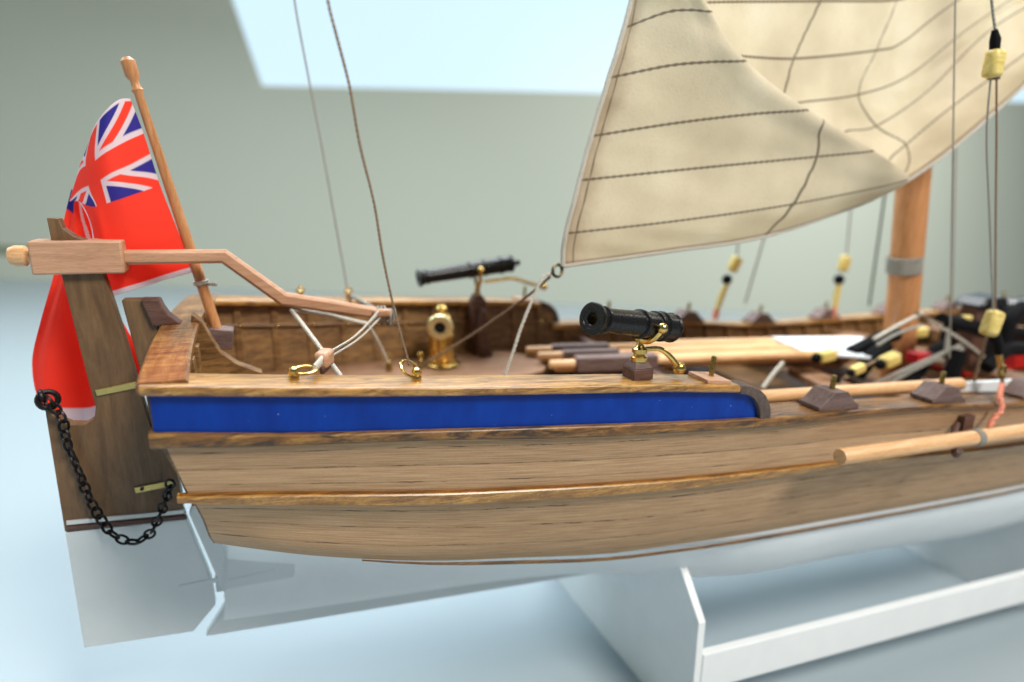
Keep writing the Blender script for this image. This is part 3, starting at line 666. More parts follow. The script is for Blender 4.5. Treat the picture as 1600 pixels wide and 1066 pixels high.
pt = [(737, 462), (745, 455), (754, 462), (760, 500), (766, 548), (772, 570), (748, 573), (738, 540), (736, 490)]
q = MB(); q.prism(pxpoly([(735, 470), (741, 459), (750, 459), (757, 470), (759, 520), (760, 566), (741, 562), (736, 520)], FY), (0, .5, 0)); q.build('gun_post', M['walnut'], g2, bevel=.05)
q = MB(); q.prism(pxpoly([(750, 482), (758, 484), (761, 500), (761, 520), (766, 545), (769, 560), (764, 570), (752, 570), (746, 552), (745, 515)], FY-.45), (0, .4, 0)); q.build('post_knee', M['walnut'], g2, bevel=.05)
# ---- brass lantern / binnacle
LP = np.array(Zp(690, 569, -.58)); u_ = cmpx(LP)
ln = thing('binnacle', 'polished brass binnacle lantern with round window standing on the stern bench', 'binnacle', LP)
q = MB(); q.lathe([(0, 29*u_), (2*u_, 30*u_), (4*u_, 28*u_), (5*u_, 24*u_)], LP, (0, 0, 1), 28); q.build('foot', M['bronze'], ln)
q = MB(); q.lathe([(5*u_, 23*u_), (11*u_, 22.5*u_), (12*u_, 20*u_), (44*u_, 19.5*u_), (46*u_, 21.5*u_), (49*u_, 21.5*u_), (50*u_, 19.5*u_), (66*u_, 18.5*u_), (76*u_, 14*u_), (82*u_, 8*u_), (84*u_, 3*u_)], LP, (0, 0, 1), 28); bdy = q.build('body', M['brass'], ln)
q = MB(); q.lathe([(80*u_, 5*u_), (83*u_, 8*u_), (89*u_, 8.5*u_), (94*u_, 5*u_), (95*u_, 1*u_)], LP, (0, 0, 1), 18); q.build('top_knob', M['brass'], ln)
wd = -_f*np.array((1, 1, 0)); wd /= np.linalg.norm(wd); wc = LP+np.array((0, 0, 63*u_))+wd*16.5*u_
q = MB(); q.lathe([(-4*u_, 19*u_), (2*u_, 20*u_), (5*u_, 18*u_), (6*u_, 14*u_), (5*u_, 9*u_), (3*u_, 8*u_), (1*u_, 7.8*u_)], wc, wd, 28); fr_ = q.build('window_ring', M['lens'], ln)
q = MB(); q.lathe([(4.6*u_, 8.6*u_), (4.9*u_, 8.2*u_)], wc, wd, 20); q.build('glass', M['iron'], fr_)

# ---- flag staff and ensign
PYL = .7
s0, s1 = Yp(205, 112, PYL), Yp(341, 522, PYL); sd = (s0-s1)/np.linalg.norm(s0-s1)
fs = thing('flag', 'red ensign hanging in folds from a raked wooden flagstaff at the stern', 'flag', s1)
q = MB(); Ls = float(np.linalg.norm(s0-s1)); q.lathe([(-.1, .14), (Ls*.3, .14), (Ls-.5, .10), (Ls-.42, .14), (Ls-.34, .095), (Ls-.2, .095), (Ls-.1, .16), (Ls+.24, .165), (Ls+.32, .09)], s1, sd, 16); q.build('flagstaff', M['mast'], fs)
q = MB()
for k in (0, 1):
    p = s1+sd*(Ls*.215+.05*k); q.torus(p, sd, .165, .035, 20, 6)
q.tube([s1+sd*Ls*.215, s1+sd*Ls*.215+np.array((.38, -.15, -.02))], .05, 6)
q.build('flag_lashing', M['cream'], fs)
RED, WHT, BLU = S(250, 78, 58), S(236, 222, 226), S(66, 58, 158)
def jack(a, c):
    """a, c in 0..1 across and down the canton"""
    a = a/1.28 if a < .64 else .5+(a-.64)/.72
    X, Y_ = (a-.5)*1.7, (c-.5)
    if abs(X) < .13 or abs(Y_) < .125: return RED
    if abs(X) < .19 or abs(Y_) < .185: return WHT
    sx = X/1.7; d = Y_-sx if X*Y_ > 0 else Y_+sx
    side_ = (d if Y_ > 0 else -d)*(1 if X*Y_ > 0 else -1)*(1 if X > 0 else 1)
    if abs(d) < .06: return RED
    if abs(d) < .135: return WHT
    return BLU
# front sheet: control rows from the top hem to the bottom hem, columns from the hoist outward
ctl = [
 [((203, 154), .55), ((186, 156), .35), ((166, 172), .15), ((148, 198), .35), ((136, 232), .9), ((118, 285), 1.3)],
 [((222, 203), .6), ((196, 214), .30), ((165, 232), .05), ((143, 250), .3), ((126, 262), .9), ((113, 300), 1.35)],
 [((236, 246), .62), ((206, 262), .30), ((176, 275), .0), ((152, 290), .2), ((128, 300), .8), ((110, 315), 1.3)],
 [((250, 290), .65), ((220, 300), .35), ((188, 311), .0), ((160, 320), .1), ((144, 323), .3), ((124, 316), .9)],
 [((268, 336), .65), ((235, 350), .4), ((200, 362), .1), ((172, 368), .1), ((156, 366), .2), ((142, 352), .7)],
 [((287, 384), .65), ((250, 398), .5), ((215, 410), .3), ((184, 418), .2), ((166, 422), .4), ((150, 410), .9)],
 [((304, 425), .65), ((262, 436), .7), ((228, 447), .5), ((198, 456), .4), ((180, 462), .6), ((166, 468), 1.1)]]
def surf(ctl, nu, nv):
    K, L = len(ctl), len(ctl[0]); A = np.array([[Yp(p[0], p[1], y) for p, y in r] for r in ctl])
    rows = []
    for j in range(nv):
        t = (K-1)*j/(nv-1); line = [cat1(range(K), A[:, i], t) for i in range(L)]
        rows.append([cat1(range(L), line, (L-1)*k/(nu-1)) for k in range(nu)])
    return rows
q = MB(); nu, nv = 210, 190; R = surf(ctl, nu, nv); q.grid(R); q.vc = []
for j in range(nv):
    for k in range(nu):
        a, c = k/(nu-1), j/(nv-1)
        if c < .5:
            sm = [jack(min(.999, max(0, a+dx/630)), max(0, (c+dy/570))/.5) for dx in (-1, 0, 1) for dy in (-1, 0, 1)]; col = tuple(sum(q_[h] for q_ in sm)/9 for h in range(3))
        else: col = RED
        if c > .965: col = WHT
        if c < .015 or (a > .965 and c > .46): col = WHT
        q.vc.append(col)
q.build('flag_cloth', M['flag'], fs, angle=180, solid=.02)
ctl2 = [
 [((112, 296), 1.4), ((120, 310), 1.3), ((140, 325), 1.4), ((160, 340), 1.5)],
 [((97, 350), 1.5), ((118, 360), 1.3), ((146, 372), 1.4), ((165, 380), 1.5)],
 [((80, 425), 1.6), ((110, 430), 1.3), ((150, 440), 1.5), ((176, 460), 1.5)],
 [((56, 505), 1.6), ((95, 510), 1.4), ((150, 515), 1.6), ((203, 518), 1.5)],
 [((43, 565), 1.6), ((90, 570), 1.4), ((150, 575), 1.6), ((224, 552), 1.5)],
 [((52, 622), 1.6), ((92, 630), 1.5), ((150, 628), 1.6), ((236, 580), 1.5)],
 [((78, 655), 1.6), ((108, 668), 1.5), ((150, 655), 1.6), ((215, 610), 1.5)]]
q = MB(); nu, nv = 80, 110; R = surf(ctl2, nu, nv); R = [[p+_f*(.16*sin(11*k/(nu-1)+2.2*j/(nv-1))*min(1, j/30)) for k, p in enumerate(r)] for j, r in enumerate(R)]; q.grid(R); q.vc = []
for j in range(nv):
    for k in range(nu):
        a, c = k/(nu-1), j/(nv-1); col = RED
        if (a > .975 and c < .45) or (c > .86 and a > .36): col = WHT
        if c < .33 and abs(a-(.42+.75*c)) < .028: col = WHT
        if c < .1 and a < .25: col = BLU
        q.vc.append(col)
q.build('flag_fold', M['flag'], fs, angle=180, solid=.02)

# ---- sail
sctl = [   # (pixel, depth y, u) leech, A, P, ridge, tucked back, N, c3, s7, s8, s9
 [(880, 416, -1.5, 0), (1045, 393, -1.9, 1), (1193, 370, -2.2, 2), (1330, 325, -2.4, 3), (1375, 306, -2.1, 3.6), (1404, 291, -2.4, 4), (1455, 258, -2.6, 4.4), (1507, 217, -2.7, 5), (1600, 134, -2.7, 6), (1720, 20, -2.6, 7)],
 [(885, 365, -1.5, 0), (1060, 345, -2.3, 1), (1239, 319, -2.8, 2), (1412, 283, -3.0, 3), (1392, 274, -1.8, 3.3), (1390, 250, -1.3, 3.6), (1415, 227, -1.2, 4), (1489, 166, -1.3, 5), (1590, 93, -1.4, 6), (1720, 0, -.8, 7)],
 [(906, 282, -1.5, 0), (1080, 264, -2.4, 1), (1276, 245, -3.0, 2), (1364, 236, -3.1, 3), (1322, 232, -1.8, 3.3), (1322, 206, -1.1, 3.6), (1369, 197, -.8, 4), (1450, 142, -.75, 5), (1554, 42, -.75, 6), (1700, -40, -.8, 7)],
 [(925, 213, -1.5, 0), (1060, 192, -2.4, .8), (1180, 178, -2.9, 1.3), (1262, 172, -3.1, 1.75), (1215, 168, -1.8, 1.95), (1253, 160, -1.1, 2.4), (1341, 148, -.8, 4), (1420, 118, -.75, 5), (1525, 36, -.75, 6), (1700, -80, -.8, 7)],
 [(952, 122, -1.5, 0), (1045, 103, -2.3, .6), (1110, 97, -2.8, .9), (1165, 95, -3.0, 1.3), (1130, 86, -1.8, 1.5), (1240, 92, -1.0, 2), (1369, 79, -.8, 4), (1410, 66, -.75, 5), (1490, 5, -.75, 6), (1700, -140, -.8, 7)],
 [(976, 44, -1.5, 0), (1040, 20, -2.2, .5), (1080, 16, -2.6, .8), (1112, 18, -2.8, 1.1), (1085, 5, -1.8, 1.4), (1281, 2, -.9, 2), (1401, 0, -.8, 4), (1440, -20, -.75, 5), (1510, -70, -.75, 6), (1700, -210, -.8, 7)],
 [(1000, -40, -1.5, 0), (1030, -58, -2.1, .5), (1052, -60, -2.4, .8), (1075, -60, -2.6, 1.1), (1055, -75, -1.8, 1.4), (1310, -90, -.9, 2), (1430, -95, -.8, 4), (1470, -115, -.75, 5), (1560, -180, -.75, 6), (1700, -290, -.8, 7)],
 [(1020, -120, -1.5, 0), (1040, -135, -2.0, .5), (1055, -140, -2.2, .8), (1070, -145, -2.3, 1.1), (1060, -160, -1.8, 1.4), (1330, -180, -.9, 2), (1450, -190, -.8, 4), (1500, -220, -.75, 5), (1580, -280, -.75, 6), (1700, -380, -.8, 7)]]
# the lowest seam lies just above the foot: shift whole-v lines there
sl = thing('sail', 'cream canvas boomless sail with dark stitched seams, folded forward over the deck', 'sail', Yp(893, 418, -1.5))
q = MB(); A = np.array([[list(Yp(p[0], p[1], p[2]))+[p[3]] for p in r] for r in sctl]); nu, nv = 220, 210; K, L = A.shape[:2]
R = []; UV = []
for j in range(nv):
    t = (K-1)*j/(nv-1); line = [cat1(range(K), A[:, i], t) for i in range(L)]
    full = [cat1(range(L), line, (L-1)*k/(nu-1)) for k in range(nu)]
    for k, p in enumerate(full): p[1] += .035*sin(p[3]*7.3+t*2.6)*sin(t*pi)**2
    R.append([p[:3] for p in full]); UV.append([(p[3], t) for p in full])
q.grid(R, uv=UV); cv = q.build('canvas', M['sail'], sl, angle=180, solid=.02)
cv.cycles.shadow_terminator_geometry_offset = .5; cv.cycles.shadow_terminator_offset = .15
lt = [R[j][0] for j in range(nv)]; wob = []
q = MB(); q.tube([p+np.array((-.03, -.02, 0)) for p in lt[::2]], .075, 8); q.tube(R[0][::2], .06, 8); q.build('bolt_rope', M['cream'], sl)
cr = Yp(871, 423, -1.5); q = MB(); q.torus(cr, (.3, -1, .2), .17, .05, 24, 8, 1.15, (1, 0, .6)); q.build('clew_ring', M['eye'], sl)

# ---- threads
def rope(label, pts, r, mat, group=None, n=40, wav=0.0, strands=1, kind='rigging_line', parent=None, cat='thread'):
    P_ = spline([np.array(p, float) for p in pts], n); q = MB()
    ph = random.random()*6
    if wav: P_ = [p+np.array((wav*sin(ph+i*.9)*sin(pi*i/(n-1)), 0, 0)) for i, p in enumerate(P_)]
    if strands == 1: q.tube(P_, r, 8)
    else:
        Q = spline(P_, n*6); Ltot = sum(np.linalg.norm(b_-a) for a, b_ in zip(Q, Q[1:])); acc = 0
        for s_ in range(strands):
            S_ = []; acc = 0
            for i, p in enumerate(Q):
                if i: acc += float(np.linalg.norm(p-Q[i-1]))
                t, a, b_ = frame_of(Q[min(i+1, len(Q)-1)]-Q[max(0, i-1)]); w = acc/(r*6.0)*2*pi+2*pi*s_/strands
                S_.append(p+r*.40*(cos(w)*a+sin(w)*b_))
            q.tube(S_, r*.62, 6)
    o = q.build(kind, mat, parent)
    if parent is None: tag(o, label, cat, group)
    return o
RG = 'standing and running lines of the rigging'
rB = rbB+np.array((-.17, 0, .40))
rope('brown twisted backstay thread rising from the middle ring on the near rail', [Yp(462, -620, -5.3), Yp(488, -260, -5.3), Yp(512, 0, -5.3), Yp(527, 60, -5.3), Yp(545, 130, -5.3), Yp(562, 225, -5.3), Yp(585, 320, -5.3), Yp(598, 400, -5.3), Yp(620, 500, -5.28), Yp(640, 572, -5.15)], .031, M['tan'], RG, 40, 0, 2)
rope('blurred brown backstay thread behind the tiller, rising to the far rail', [Yp(400, -620, 5.2), Yp(432, -260, 5.2), Yp(460, 0, 5.2), Yp(480, 110, 5.2), Yp(505, 240, 5.2), Yp(530, 380, 5.2), Yp(543, 452, 5.2)], .032, M['greyr'], RG, 30)
cl = np.array(cr)
rope('white sheet line running from the sail clew down behind the near rail', [Yp(863, 428, -1.5), Yp(851, 430, -1.5), Yp(835, 462, -1.6), Yp(815, 510, -1.8), Yp(800, 555, -2.0), Yp(784, 600, -2.1)], .05, M['cream'], RG, 30, 0, 2)
rope('brown sheet line slanting from the sail clew down to the far bench', [Yp(860, 432, -1.4), Yp(840, 450, -1.2), Yp(800, 480, -.2), Yp(730, 528, 1.2), Yp(670, 565, 2.2), Yp(655, 575, 2.6)], .05, M['tan'], RG, 30, 0, 2)
# tiller tackles
def tackle_block(P, ax, s_, parent, name='block', mat=None):
    q = MB(); t, a, b_ = frame_of(ax); q.box(P, (1.0*s_, .62*s_, .74*s_), ax=t); return q.build(name, mat or M['pear'], parent, bevel=.16*s_)
tk = thing('tackle', 'cream thread tackle with small wooden block from tiller tip to near ring', 'tackle', rbA, 'tiller tackles')
T0 = Yp(594, 490, -.15); B0 = Yp(507, 560, -4.0); dirT = (T0-B0)/np.linalg.norm(T0-B0)
tackle_block(B0, dirT, .50, tk); q = MB(); a_ = B0-np.array((.0, 0.1, .19)); q.box(a_, (.44, .1, .16), ax=dirT); q.build('block_strop', M['walnut'], tk, bevel=.03)
for dz, dx in ((.06, 0), (-.05, .05), (0, -.08)):
    rope(None, [B0+dirT*.2+np.array((dx*.4, 0, dz)), B0*.5+T0*.5+np.array((dx, 0, dz-.12)), T0+np.array((dx*.5, 0, dz*2))], .03, M['cream'], n=18, strands=2, kind='fall', parent=tk)
for s_, o_ in ((0, .0), (1, .05)):
    R0 = rbA+np.array((.40, 0, .2)); pts = []
    for i in range(40):
        t = i/39; p = (B0-dirT*.2)*(1-t)+R0*t; w = i*.62+s_*3.1; pts.append(p+np.array((.03*sin(w), .11*cos(w), .11*sin(w)))*(1-.45*t))
    rope(None, pts, .032, M['cream'], n=120, kind='lashing', parent=tk)
q = MB()
for k in range(6):
    c = Yp(588+k*5, 489+k*1.4, 0); q.torus(c, tp[3]-tp[2], .19+.03*(k % 3), .035, 22, 6)
q.build('tiller_binding', M['greyr'], tk)
q = MB(); q.box(Yp(597, 489, -.26), (.5, .2, .22), ax=(1, -.3, .05)); q.build('tackle_block', M['pear'], tk, bevel=.06)
tk2 = thing('tackle', 'blurred grey thread tackle from tiller elbow across to the far rail', 'tackle', Yp(600, 560, 3.0), 'tiller tackles')
rope(None, [Yp(455, 484, .0), Yp(490, 530, -1.4), Yp(528, 582, -2.6), Yp(545, 605, -3.0)], .06, M['cream'], n=20, kind='fall', parent=tk2)
rope(None, [Yp(460, 484, .0), Yp(510, 492, .5), Yp(573, 506, 1.0)], .06, M['cream'], n=20, kind='fall', parent=tk2)
rope(None, [Yp(573, 506, 1.0), Yp(590, 535, 2.0), Yp(605, 566, 3.1)], .07, M['cream'], n=20, kind='fall', parent=tk2)
rope(None, [Yp(596, 488, .2), Yp(570, 474, 2.6), Yp(548, 462, 5.0)], .07, M['greyr'], n=20, kind='fall', parent=tk2)
rope(None, [Yp(450, 465, .2), Yp(510, 472, .2), Yp(590, 487, .2)], .04, M['greyr'], n=20, kind='fall', parent=tk2)

# ---- chain with separate links
ch = thing('rudder_chain', 'black link chain hanging in a loop from the rudder heel to the transom', 'chain', Yp(75, 630, -.35))
cpts = spline([Yp(x_, y_, yy_) for x_, y_, yy_ in ((74, 626, -.3), (95, 650, -.4), (104, 690, -.4), (122, 735, -.4), (140, 780, -.45), (158, 812, -.5), (178, 836, -.55), (207, 847, -.6), (232, 836, -.7), (248, 808, -.9), (261, 775, -1.2), (268, 748, -1.5))], 300)
d_ = [0]
for a_, c_ in zip(cpts, cpts[1:]): d_.append(d_[-1]+float(np.linalg.norm(c_-a_)))
pitch = .245; nl = int(d_[-1]/pitch)
for i in range(nl+1):
    sdist = i*pitch; k = int(np.searchsorted(d_, sdist)); k = min(max(k, 1), 298); p = cpts[k]; t = cpts[k+1]-cpts[k-1]; t /= np.linalg.norm(t)
    t2, a_, b_ = frame_of(t); w = (pi/2 if i % 2 else 0)+.5+random.uniform(-.35, .35); ax = cos(w)*a_+sin(w)*b_
    q = MB(); q.torus(p, ax, .112, .035, 16, 6, 1.42, t); q.build('link', M['chain'], ch)
q = MB(); q.torus(Yp(75, 625, -.22), (.4, -1, .3), .2, .07, 18, 8); q.torus(Yp(66, 619, -.2), (1, .2, .3), .12, .06, 16, 8); q.build('end_shackle', M['chain'], ch)

# ---- oars and boards lying in the waist
OG = 'oars stowed on the thwarts'
def oar(h0, yz0, h1, z0, rr_, label, loom=(0.12, 0.42), sq=.2):
    A_, B_ = np.array(h0, float), np.array(h1, float); D_ = (B_-A_)/np.linalg.norm(B_-A_); L_ = np.linalg.norm(B_-A_)
    t = thing('oar', label, 'oar', A_, OG)
    q = MB(); q.lathe([(0, rr_*.8), (.08, rr_), (L_*loom[0]*1.1, rr_), (L_*loom[0]*1.1+.01, rr_*.9)], A_, D_, 14); q.build('handle', M['oak'], t)
    q = MB(); q.box(A_+D_*L_*(loom[0]+loom[1])/2, (L_*(loom[1]-loom[0]), sq*2, sq*2), ax=D_); q.build('loom_sleeve', M['chock'], t, bevel=.05)
    q = MB(); q.lathe([(L_*loom[1], rr_), (L_, rr_*.9)], A_, D_, 14); q.build('shaft', M['oak'], t)
    return t
for i, (x0, y0, x1, y1, zz) in enumerate(((822, 548, 1290, 533, -.35), (840, 557, 1300, 542, -.32), (858, 570, 1310, 552, -.18), (868, 574, 1320, 556, -.38))):
    lab = ['rearmost stowed oar with pale round handle end', 'second stowed oar from the back with dark sleeve', 'front stowed oar with broad dark sleeve behind the brass yoke', 'lowest stowed oar tucked in front of the others'][i]
    a_ = Zp(x0, y0, zz); c_ = Zp(x1, y1, zz); L_ = np.linalg.norm(c_-a_); oar(a_, 0, c_, zz, .17, lab, ((.075, .25) if i < 2 else (.08, .34))[0:2], .21 if i < 2 else .27)
bd = MB(); pb = [Zp(1000, 536, -.42), Zp(1330, 528, -.42), Zp(1335, 556, -.42), Zp(1010, 566, -.42)]
bd.prism(pb, (0, 0, .25)); tag(bd.build('deck_board', M['oak'], bevel=.03), 'pale wide board lying beside the stowed oars amidships', 'board')
wb = MB(); wb.prism([Zp(1205, 528, -.2), Zp(1345, 528, -.2), Zp(1385, 545, -.2), Zp(1360, 560, -.2), Zp(1262, 552, -.2)], (0, 0, .12)); tag(wb.build('white_paddle', M['paper'], bevel=.02), 'white painted paddle blade lying on the pale board amidships', 'paddle')
# oar just inside the near rail
t = thing('oar', 'long pale oar lying inboard behind the near thole blocks, with a white blade', 'oar', Yp(1195, 621, -4.9), OG)
q = MB(); q.tube([Yp(1150, 623, -4.9), Yp(1300, 613, -4.9), Yp(1500, 600, -4.9)], [.2, .2, .21], 16); q.build('shaft', M['oak'], t)
q = MB(); q.prism([Yp(1485, 598, -4.9), Yp(1600, 592, -4.9), Yp(1700, 584, -4.9), Yp(1700, 606, -4.9), Yp(1600, 612, -4.9), Yp(1490, 612, -4.9)], (0, .16, 0)); q.build('blade', M['paper'], t, bevel=.03)
# second board lower down
for lab, pts, zz in (('narrow brown plank lying crosswise in the open waist', [(1165, 558), (1270, 553), (1330, 560), (1310, 572), (1170, 566)], -.8), ('reddish plank sloping down in the waist below the white blade', [(1230, 580), (1262, 578), (1330, 606), (1290, 612)], -1.0)):
    q = MB(); q.prism([Zp(x_, y_, zz) for x_, y_ in pts], (0, 0, .3)); tag(q.build('plank', M['deck'], bevel=.03), lab, 'plank')
# outboard boom with bracket
t = thing('boom', 'round pale wooden boom slung outside the hull on a dark bracket', 'boom', Yp(1306, 715, -7.0))
q = MB(); a_ = Yp(1312, 714, -7.0); c_ = Yp(1625, 669, -7.0); d_b = (c_-a_)/np.linalg.norm(c_-a_); a_r = a_; q.tube([a_r, a_r+d_b*.06, c_+d_b*12], [.2, .225, .235], 24); q.build('spar', M['oak'], t)
q = MB(); cb = a_+d_b*float((Yp(1524, 684, -7.0)-a_)@d_b)
for k in range(4): q.torus(cb+d_b*(.07*k-.1), d_b, .24, .035, 24, 6)
q.build('spar_lashing', M['greyr'], t)
q = MB(); q.tube(spline([Yp(1500, 655, -6.35), Yp(1490, 680, -6.6), Yp(1492, 710, -6.9), Yp(1500, 705, -7.25)], 14), .09, 10); q.box(Yp(1506, 660, -6.45), (.5, .3, .5)); q.build('bracket', M['walnut'], t)

# ---- blocks with hooks
def hook_block(name, label, P, s_, ax, group, low=None, yelhook=True):
    """wooden block, black strop and hook below; ax points up along the line"""
    t = thing(name, label, 'block', P, group); P = np.array(P, float); a = np.array(ax, float); a /= np.linalg.norm(a)
    q = MB(); q.box(P, (1.25*s_, .62*s_, .85*s_), ax=a, up=(1, 0, 0)); q.build('shell', M['block'], t, bevel=.2*s_)
    return t, a, q
BG = 'yellow tackle blocks'
# hanging block upper right
P = Yp(1553, 100, -5.6); u1 = cmpx(P); t, a, _q = hook_block('pulley_block', 'yellow block with black strop hanging against the sail at upper right', P, 34*u1, (0, 0, 1), BG)
q = MB(); q.tube([Yp(1554, 80, -5.6), Yp(1555, 62, -5.6), Yp(1554, 47, -5.6)], [7*u1, 7.5*u1, 4*u1], 12); q.build('strop', M['black'], t)
q = MB(); q.lathe([(0, 9*u1), (4*u1, 8*u1)], Yp(1552, 124, -5.6), (0, 0, 1), 12); q.build('tail_binding', M['walnut'], t)
rope('grey thread rising from the upper right hanging block', [Yp(1520, -620, -5.6), Yp(1538, -220, -5.6), Yp(1549, 0, -5.6), Yp(1555, 48, -5.6)], .036, M['greyr'], RG, 14)
rope('left of the two falls below the upper right hanging block', [Yp(1548, 122, -5.6), Yp(1542, 200, -5.6), Yp(1546, 330, -5.6), Yp(1552, 490, -5.6)], .028, M['greyr'], RG, 24)
rope('right of the two falls below the upper right hanging block', [Yp(1557, 122, -5.6), Yp(1557, 210, -5.6), Yp(1556, 330, -5.6), Yp(1555, 490, -5.6)], .028, M['tan'], RG, 24)
# lower block
P = Yp(1550, 505, -5.6); u1 = cmpx(P); t, a, _q = hook_block('pulley_block', 'large yellow block above the near rail at the right with black strop and hook', P, 33*u1, (.25, 0, 1), BG)
q = MB(); q.tube([Yp(1552, 520, -5.6), Yp(1558, 535, -5.6), Yp(1561, 552, -5.6)], [9*u1, 8*u1, 6*u1], 12); q.build('strop', M['black'], t)
q = MB(); q.tube([Yp(1560, 548, -5.6), Yp(1563, 572, -5.6)], 5*u1, 10); q.torus(Yp(1566, 580, -5.6), (0, 1, 0), 8*u1, 3*u1, 18, 8); q.tube([Yp(1566, 588, -5.6), Yp(1566, 608, -5.7)], 3*u1, 8); q.build('hook', M['bronze'], t)
rope('copper pink lashing hanging over the near rail from the large yellow block', [Yp(1566, 600, -5.9), Yp(1563, 622, -6.6), Yp(1565, 640, -6.8), Yp(1552, 655, -6.8), Yp(1545, 668, -6.85)], .085, M['pink'], None, 20, 0, 2)
rope('thin tan tail line running down left from the large yellow block', [Yp(1543, 522, -5.5), Yp(1532, 560, -5.3), Yp(1522, 596, -5.2)], .05, M['tan'], RG, 12)
# far blocks on the far rail
for i, (px, py, kx, ky, hx, hy, lab) in enumerate(((1148, 413, 1136, 437, 1120, 484, 'blurred yellow block with black strop over the far rail, left of two'), (1319, 412, 1311, 437, 1304, 482, 'blurred yellow block with black strop over the far rail, nearest the mast'))):
    yy = 5.9; P = Yp(px, py, yy); u1 = cmpx(P); ax = Yp(px, py, yy)-Yp(kx, ky, yy)
    t, a, _q = hook_block('pulley_block', lab, P, 20*u1, ax, BG)
    q = MB(); q.sphere(Yp(kx, ky, yy), 8*u1, 12, 8); q.build('strop', M['black'], t)
    q = MB(); q.tube([Yp(kx, ky+6, yy), Yp((kx+hx)/2, (ky+hy)/2, yy), Yp(hx, hy, yy)], [4*u1, 5*u1, 4*u1], 10); q.build('hook', M['block'], t)
    q = MB(); q.tube([Yp(hx, hy, yy), Yp(hx-3, hy+14, yy-.1)], 5*u1, 8); q.build('lashing', M['pink'], t)
    rope(lab.replace('blurred yellow block with black strop', 'faint pair thread above the yellow block'), [Yp(px+3, py-8, yy), Yp(px+10, 330, yy), Yp(px+24, 180, yy), Yp(px+34, 0, yy)], .045, M['greyr'], RG, 16)
for lab, x0, y0, x1, y1, yy, m_, r_ in (('dark shroud from the far rail, close to the left of the mast', 1358, 478, 1400, 180, 5.8, 'darkr', .065), ('faint shroud falling to the far rail right of the left yellow block', 1164, 474, 1215, 300, 5.9, 'greyr', .05),
    ('pale vertical thread crossing the sail right of the mast', 1484, 560, 1493, -20, -4.2, 'greyr', .024), ('faint thread dropping close beside the mast on its right', 1487, 470, 1494, 200, 2, 'greyr', .045)):
    rope(lab, [Yp(x0, y0, yy), Yp((x0+x1)/2, (y0+y1)/2, yy), Yp(x1, y1, yy)], r_, M[m_], RG, 16)

# ---- carronade and clutter forward
cg = thing('carronade', 'large black carronade on its red and dark slide forward of the mast', 'cannon', (22, 0, -.8))
q = MB(); q.lathe([(-2.6, .1), (-2.5, .3), (-2.2, .34), (-2.0, .3), (-1.9, .75), (-1.6, .95), (-1.5, 1.0), (-1.3, 1.0), (-1.25, .92), (1.5, .8), (1.6, .88), (1.8, .88), (1.9, .78), (5, .7), (5.2, .8), (5.5, .8), (5.51, .4), (4, .4)], (24.0, .6, .35), (1, -.1, .02), 28); q.build('barrel', M['iron'], cg, angle=30)
for y in (-.3, 1.5):
    q = MB(); q.box((24, y, -1.0), (5.5, .3, 1.6)); q.build('slide_cheek', M['black'], cg, bevel=.05)
q = MB(); q.box((24, .6, -1.9), (8, 2.4, .5)); q.build('slide', M['red'], cg, bevel=.05)
for lab, px, py, yy, sz in (('small red painted block low beside the mast foot', 1435, 558, -1.2, .7), ('red painted block far forward at the right edge', 1585, 560, -1.5, .9)):
    q = MB(); q.box(Yp(px, py, yy), (sz*1.3, sz*.8, sz*.7)); tag(q.build('red_block', M['red'], bevel=.06), lab, 'block')
# timber bitts
q = MB(); q.prism(pxpoly([(1516, 472), (1536, 468), (1530, 520), (1522, 572), (1500, 572), (1508, 520)], -1.6), (0, .7, 0)); wn_ = thing('bitt_post', 'dark brown bitt post with a shiny black cap forward of the mast', 'post', Yp(1511, 572, -1.6)); q.build('post', M['walnut'], wn_, bevel=.06)
q = MB(); q.prism(pxpoly([(1510, 478), (1522, 464), (1548, 460), (1556, 468), (1545, 480)], -1.6), (0, 1.2, 0)); q.build('cap', M['iron'], wn_, bevel=.12)
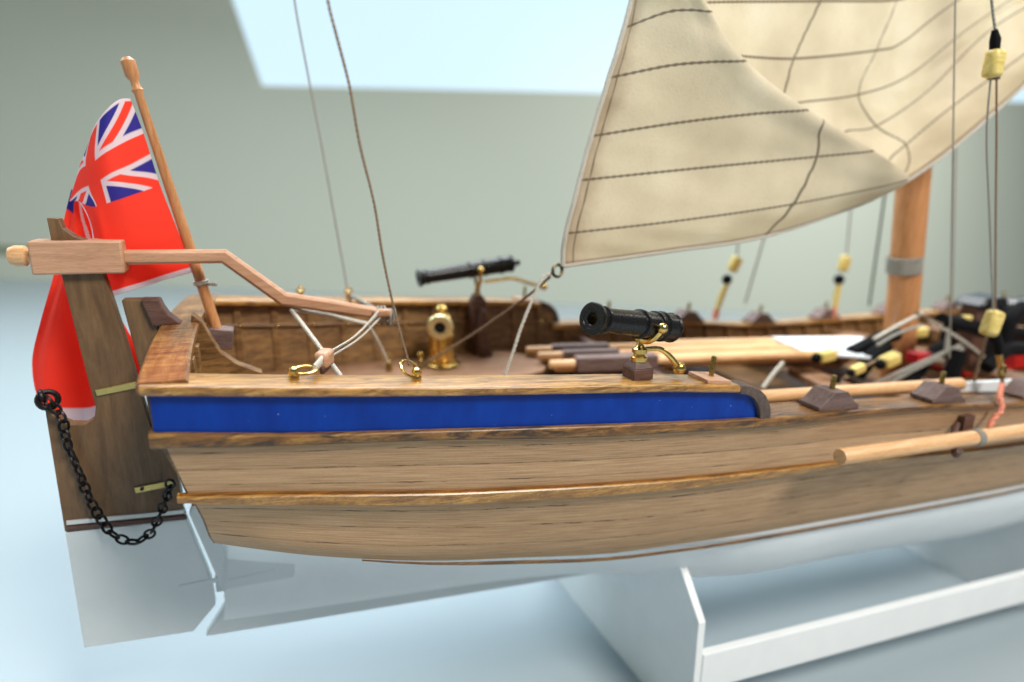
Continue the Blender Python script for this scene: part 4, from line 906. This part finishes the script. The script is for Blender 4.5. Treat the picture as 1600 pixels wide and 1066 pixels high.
# dark coiled ropes, blocks and loose gear between the thwarts
lump = [((1330, 552), (1375, 530), (1400, 522)), ((1420, 600), (1450, 560), (1478, 540)), ((1340, 585), (1362, 558), (1385, 540)), ((1470, 500), (1530, 512), (1600, 520)), ((1560, 548), (1580, 500), (1600, 478)), ((1478, 612), (1492, 570), (1500, 548)), ((1540, 575), (1570, 548), (1600, 545))]
for i, pp in enumerate(lump):
    rope('thick black hawser in the forward gear, '+['beside the white blade', 'rising from the near rail right of the mast', 'under the mast foot block', 'stretched level toward the bow', 'climbing to the gun at the right edge', 'standing left of the bitt post', 'low at the right edge'][i], [Yp(x_, y_, -1.0-.3*i % 2) for x_, y_ in pp], .3, M['black'], 'black hawsers forward', 14, kind='hawser', cat='hawser')
for i, (pp, m_, r_) in enumerate((([(1270, 625), (1330, 585), (1400, 548)], 'tan', .06), ([(1340, 612), (1420, 575), (1500, 540)], 'greyr', .07), ([(1355, 618), (1440, 572), (1505, 545)], 'greyr', .07), ([(1365, 530), (1410, 505), (1440, 490)], 'cream', .07), ([(1370, 540), (1395, 525), (1440, 508)], 'greyr', .06), ([(1192, 606), (1210, 582), (1224, 566)], 'cream', .075), ([(1430, 488), (1480, 510), (1530, 505), (1600, 512)], 'tan', .07), ([(1480, 612), (1478, 560), (1484, 500)], 'cream', .08), ([(1450, 500), (1500, 530), (1540, 560)], 'cream', .07))):
    rope(['thin grey line slanting from the near rail to the mast foot', 'upper of two grey lines slanting to the bitt post', 'lower of two grey lines slanting to the bitt post', 'cream line beside the mast foot', 'grey line leading into the mast foot', 'cream line tied to a pin in the waist', 'tan line drooping toward the carronade', 'upright cream line right of the mast', 'cream line crossing down to the right behind the large block'][i], [Yp(x_, y_, -2.0) for x_, y_ in pp], r_, M[m_], 'loose lines amidships', 16, kind='rigging_line')
for i, (px, py, yy, s_, ax) in enumerate(((1290, 556, -1.4, .75, (1, 0, .1)), (1390, 563, -2.2, .8, (1, 0, .25)), (1340, 577, -2.6, .55, (1, 0, .3)), (1435, 519, -.4, .8, (1, 0, 0)), (1310, 582, -2.2, .5, (0, 0, 1)), (1510, 498, -1.9, .45, (1, 0, 0)))):
    lab = ['yellow block on the white blade tip', 'bright yellow block below the mast foot', 'small yellow block lying left of the mast foot block', 'yellow block just right of the mast', 'tiny upright yellow block in the waist', 'tiny yellow block by the bitt post'][i]
    t = thing('pulley_block', lab, 'block', Yp(px, py, yy), BG)
    q = MB(); s_ *= .8; q.box(Yp(px, py, yy), (1.3*s_, .7*s_, .75*s_), ax=ax); q.build('shell', M['block'], t, bevel=.16*s_)
    q = MB(); aa = np.array(ax, float); aa /= np.linalg.norm(aa); q.sphere(Yp(px, py, yy)-aa*.8*s_, .32*s_, 12, 8); q.build('strop', M['black'], t)
for k in list(bpy.data.objects):
    if '_o' in k.keys(): del k['_o']
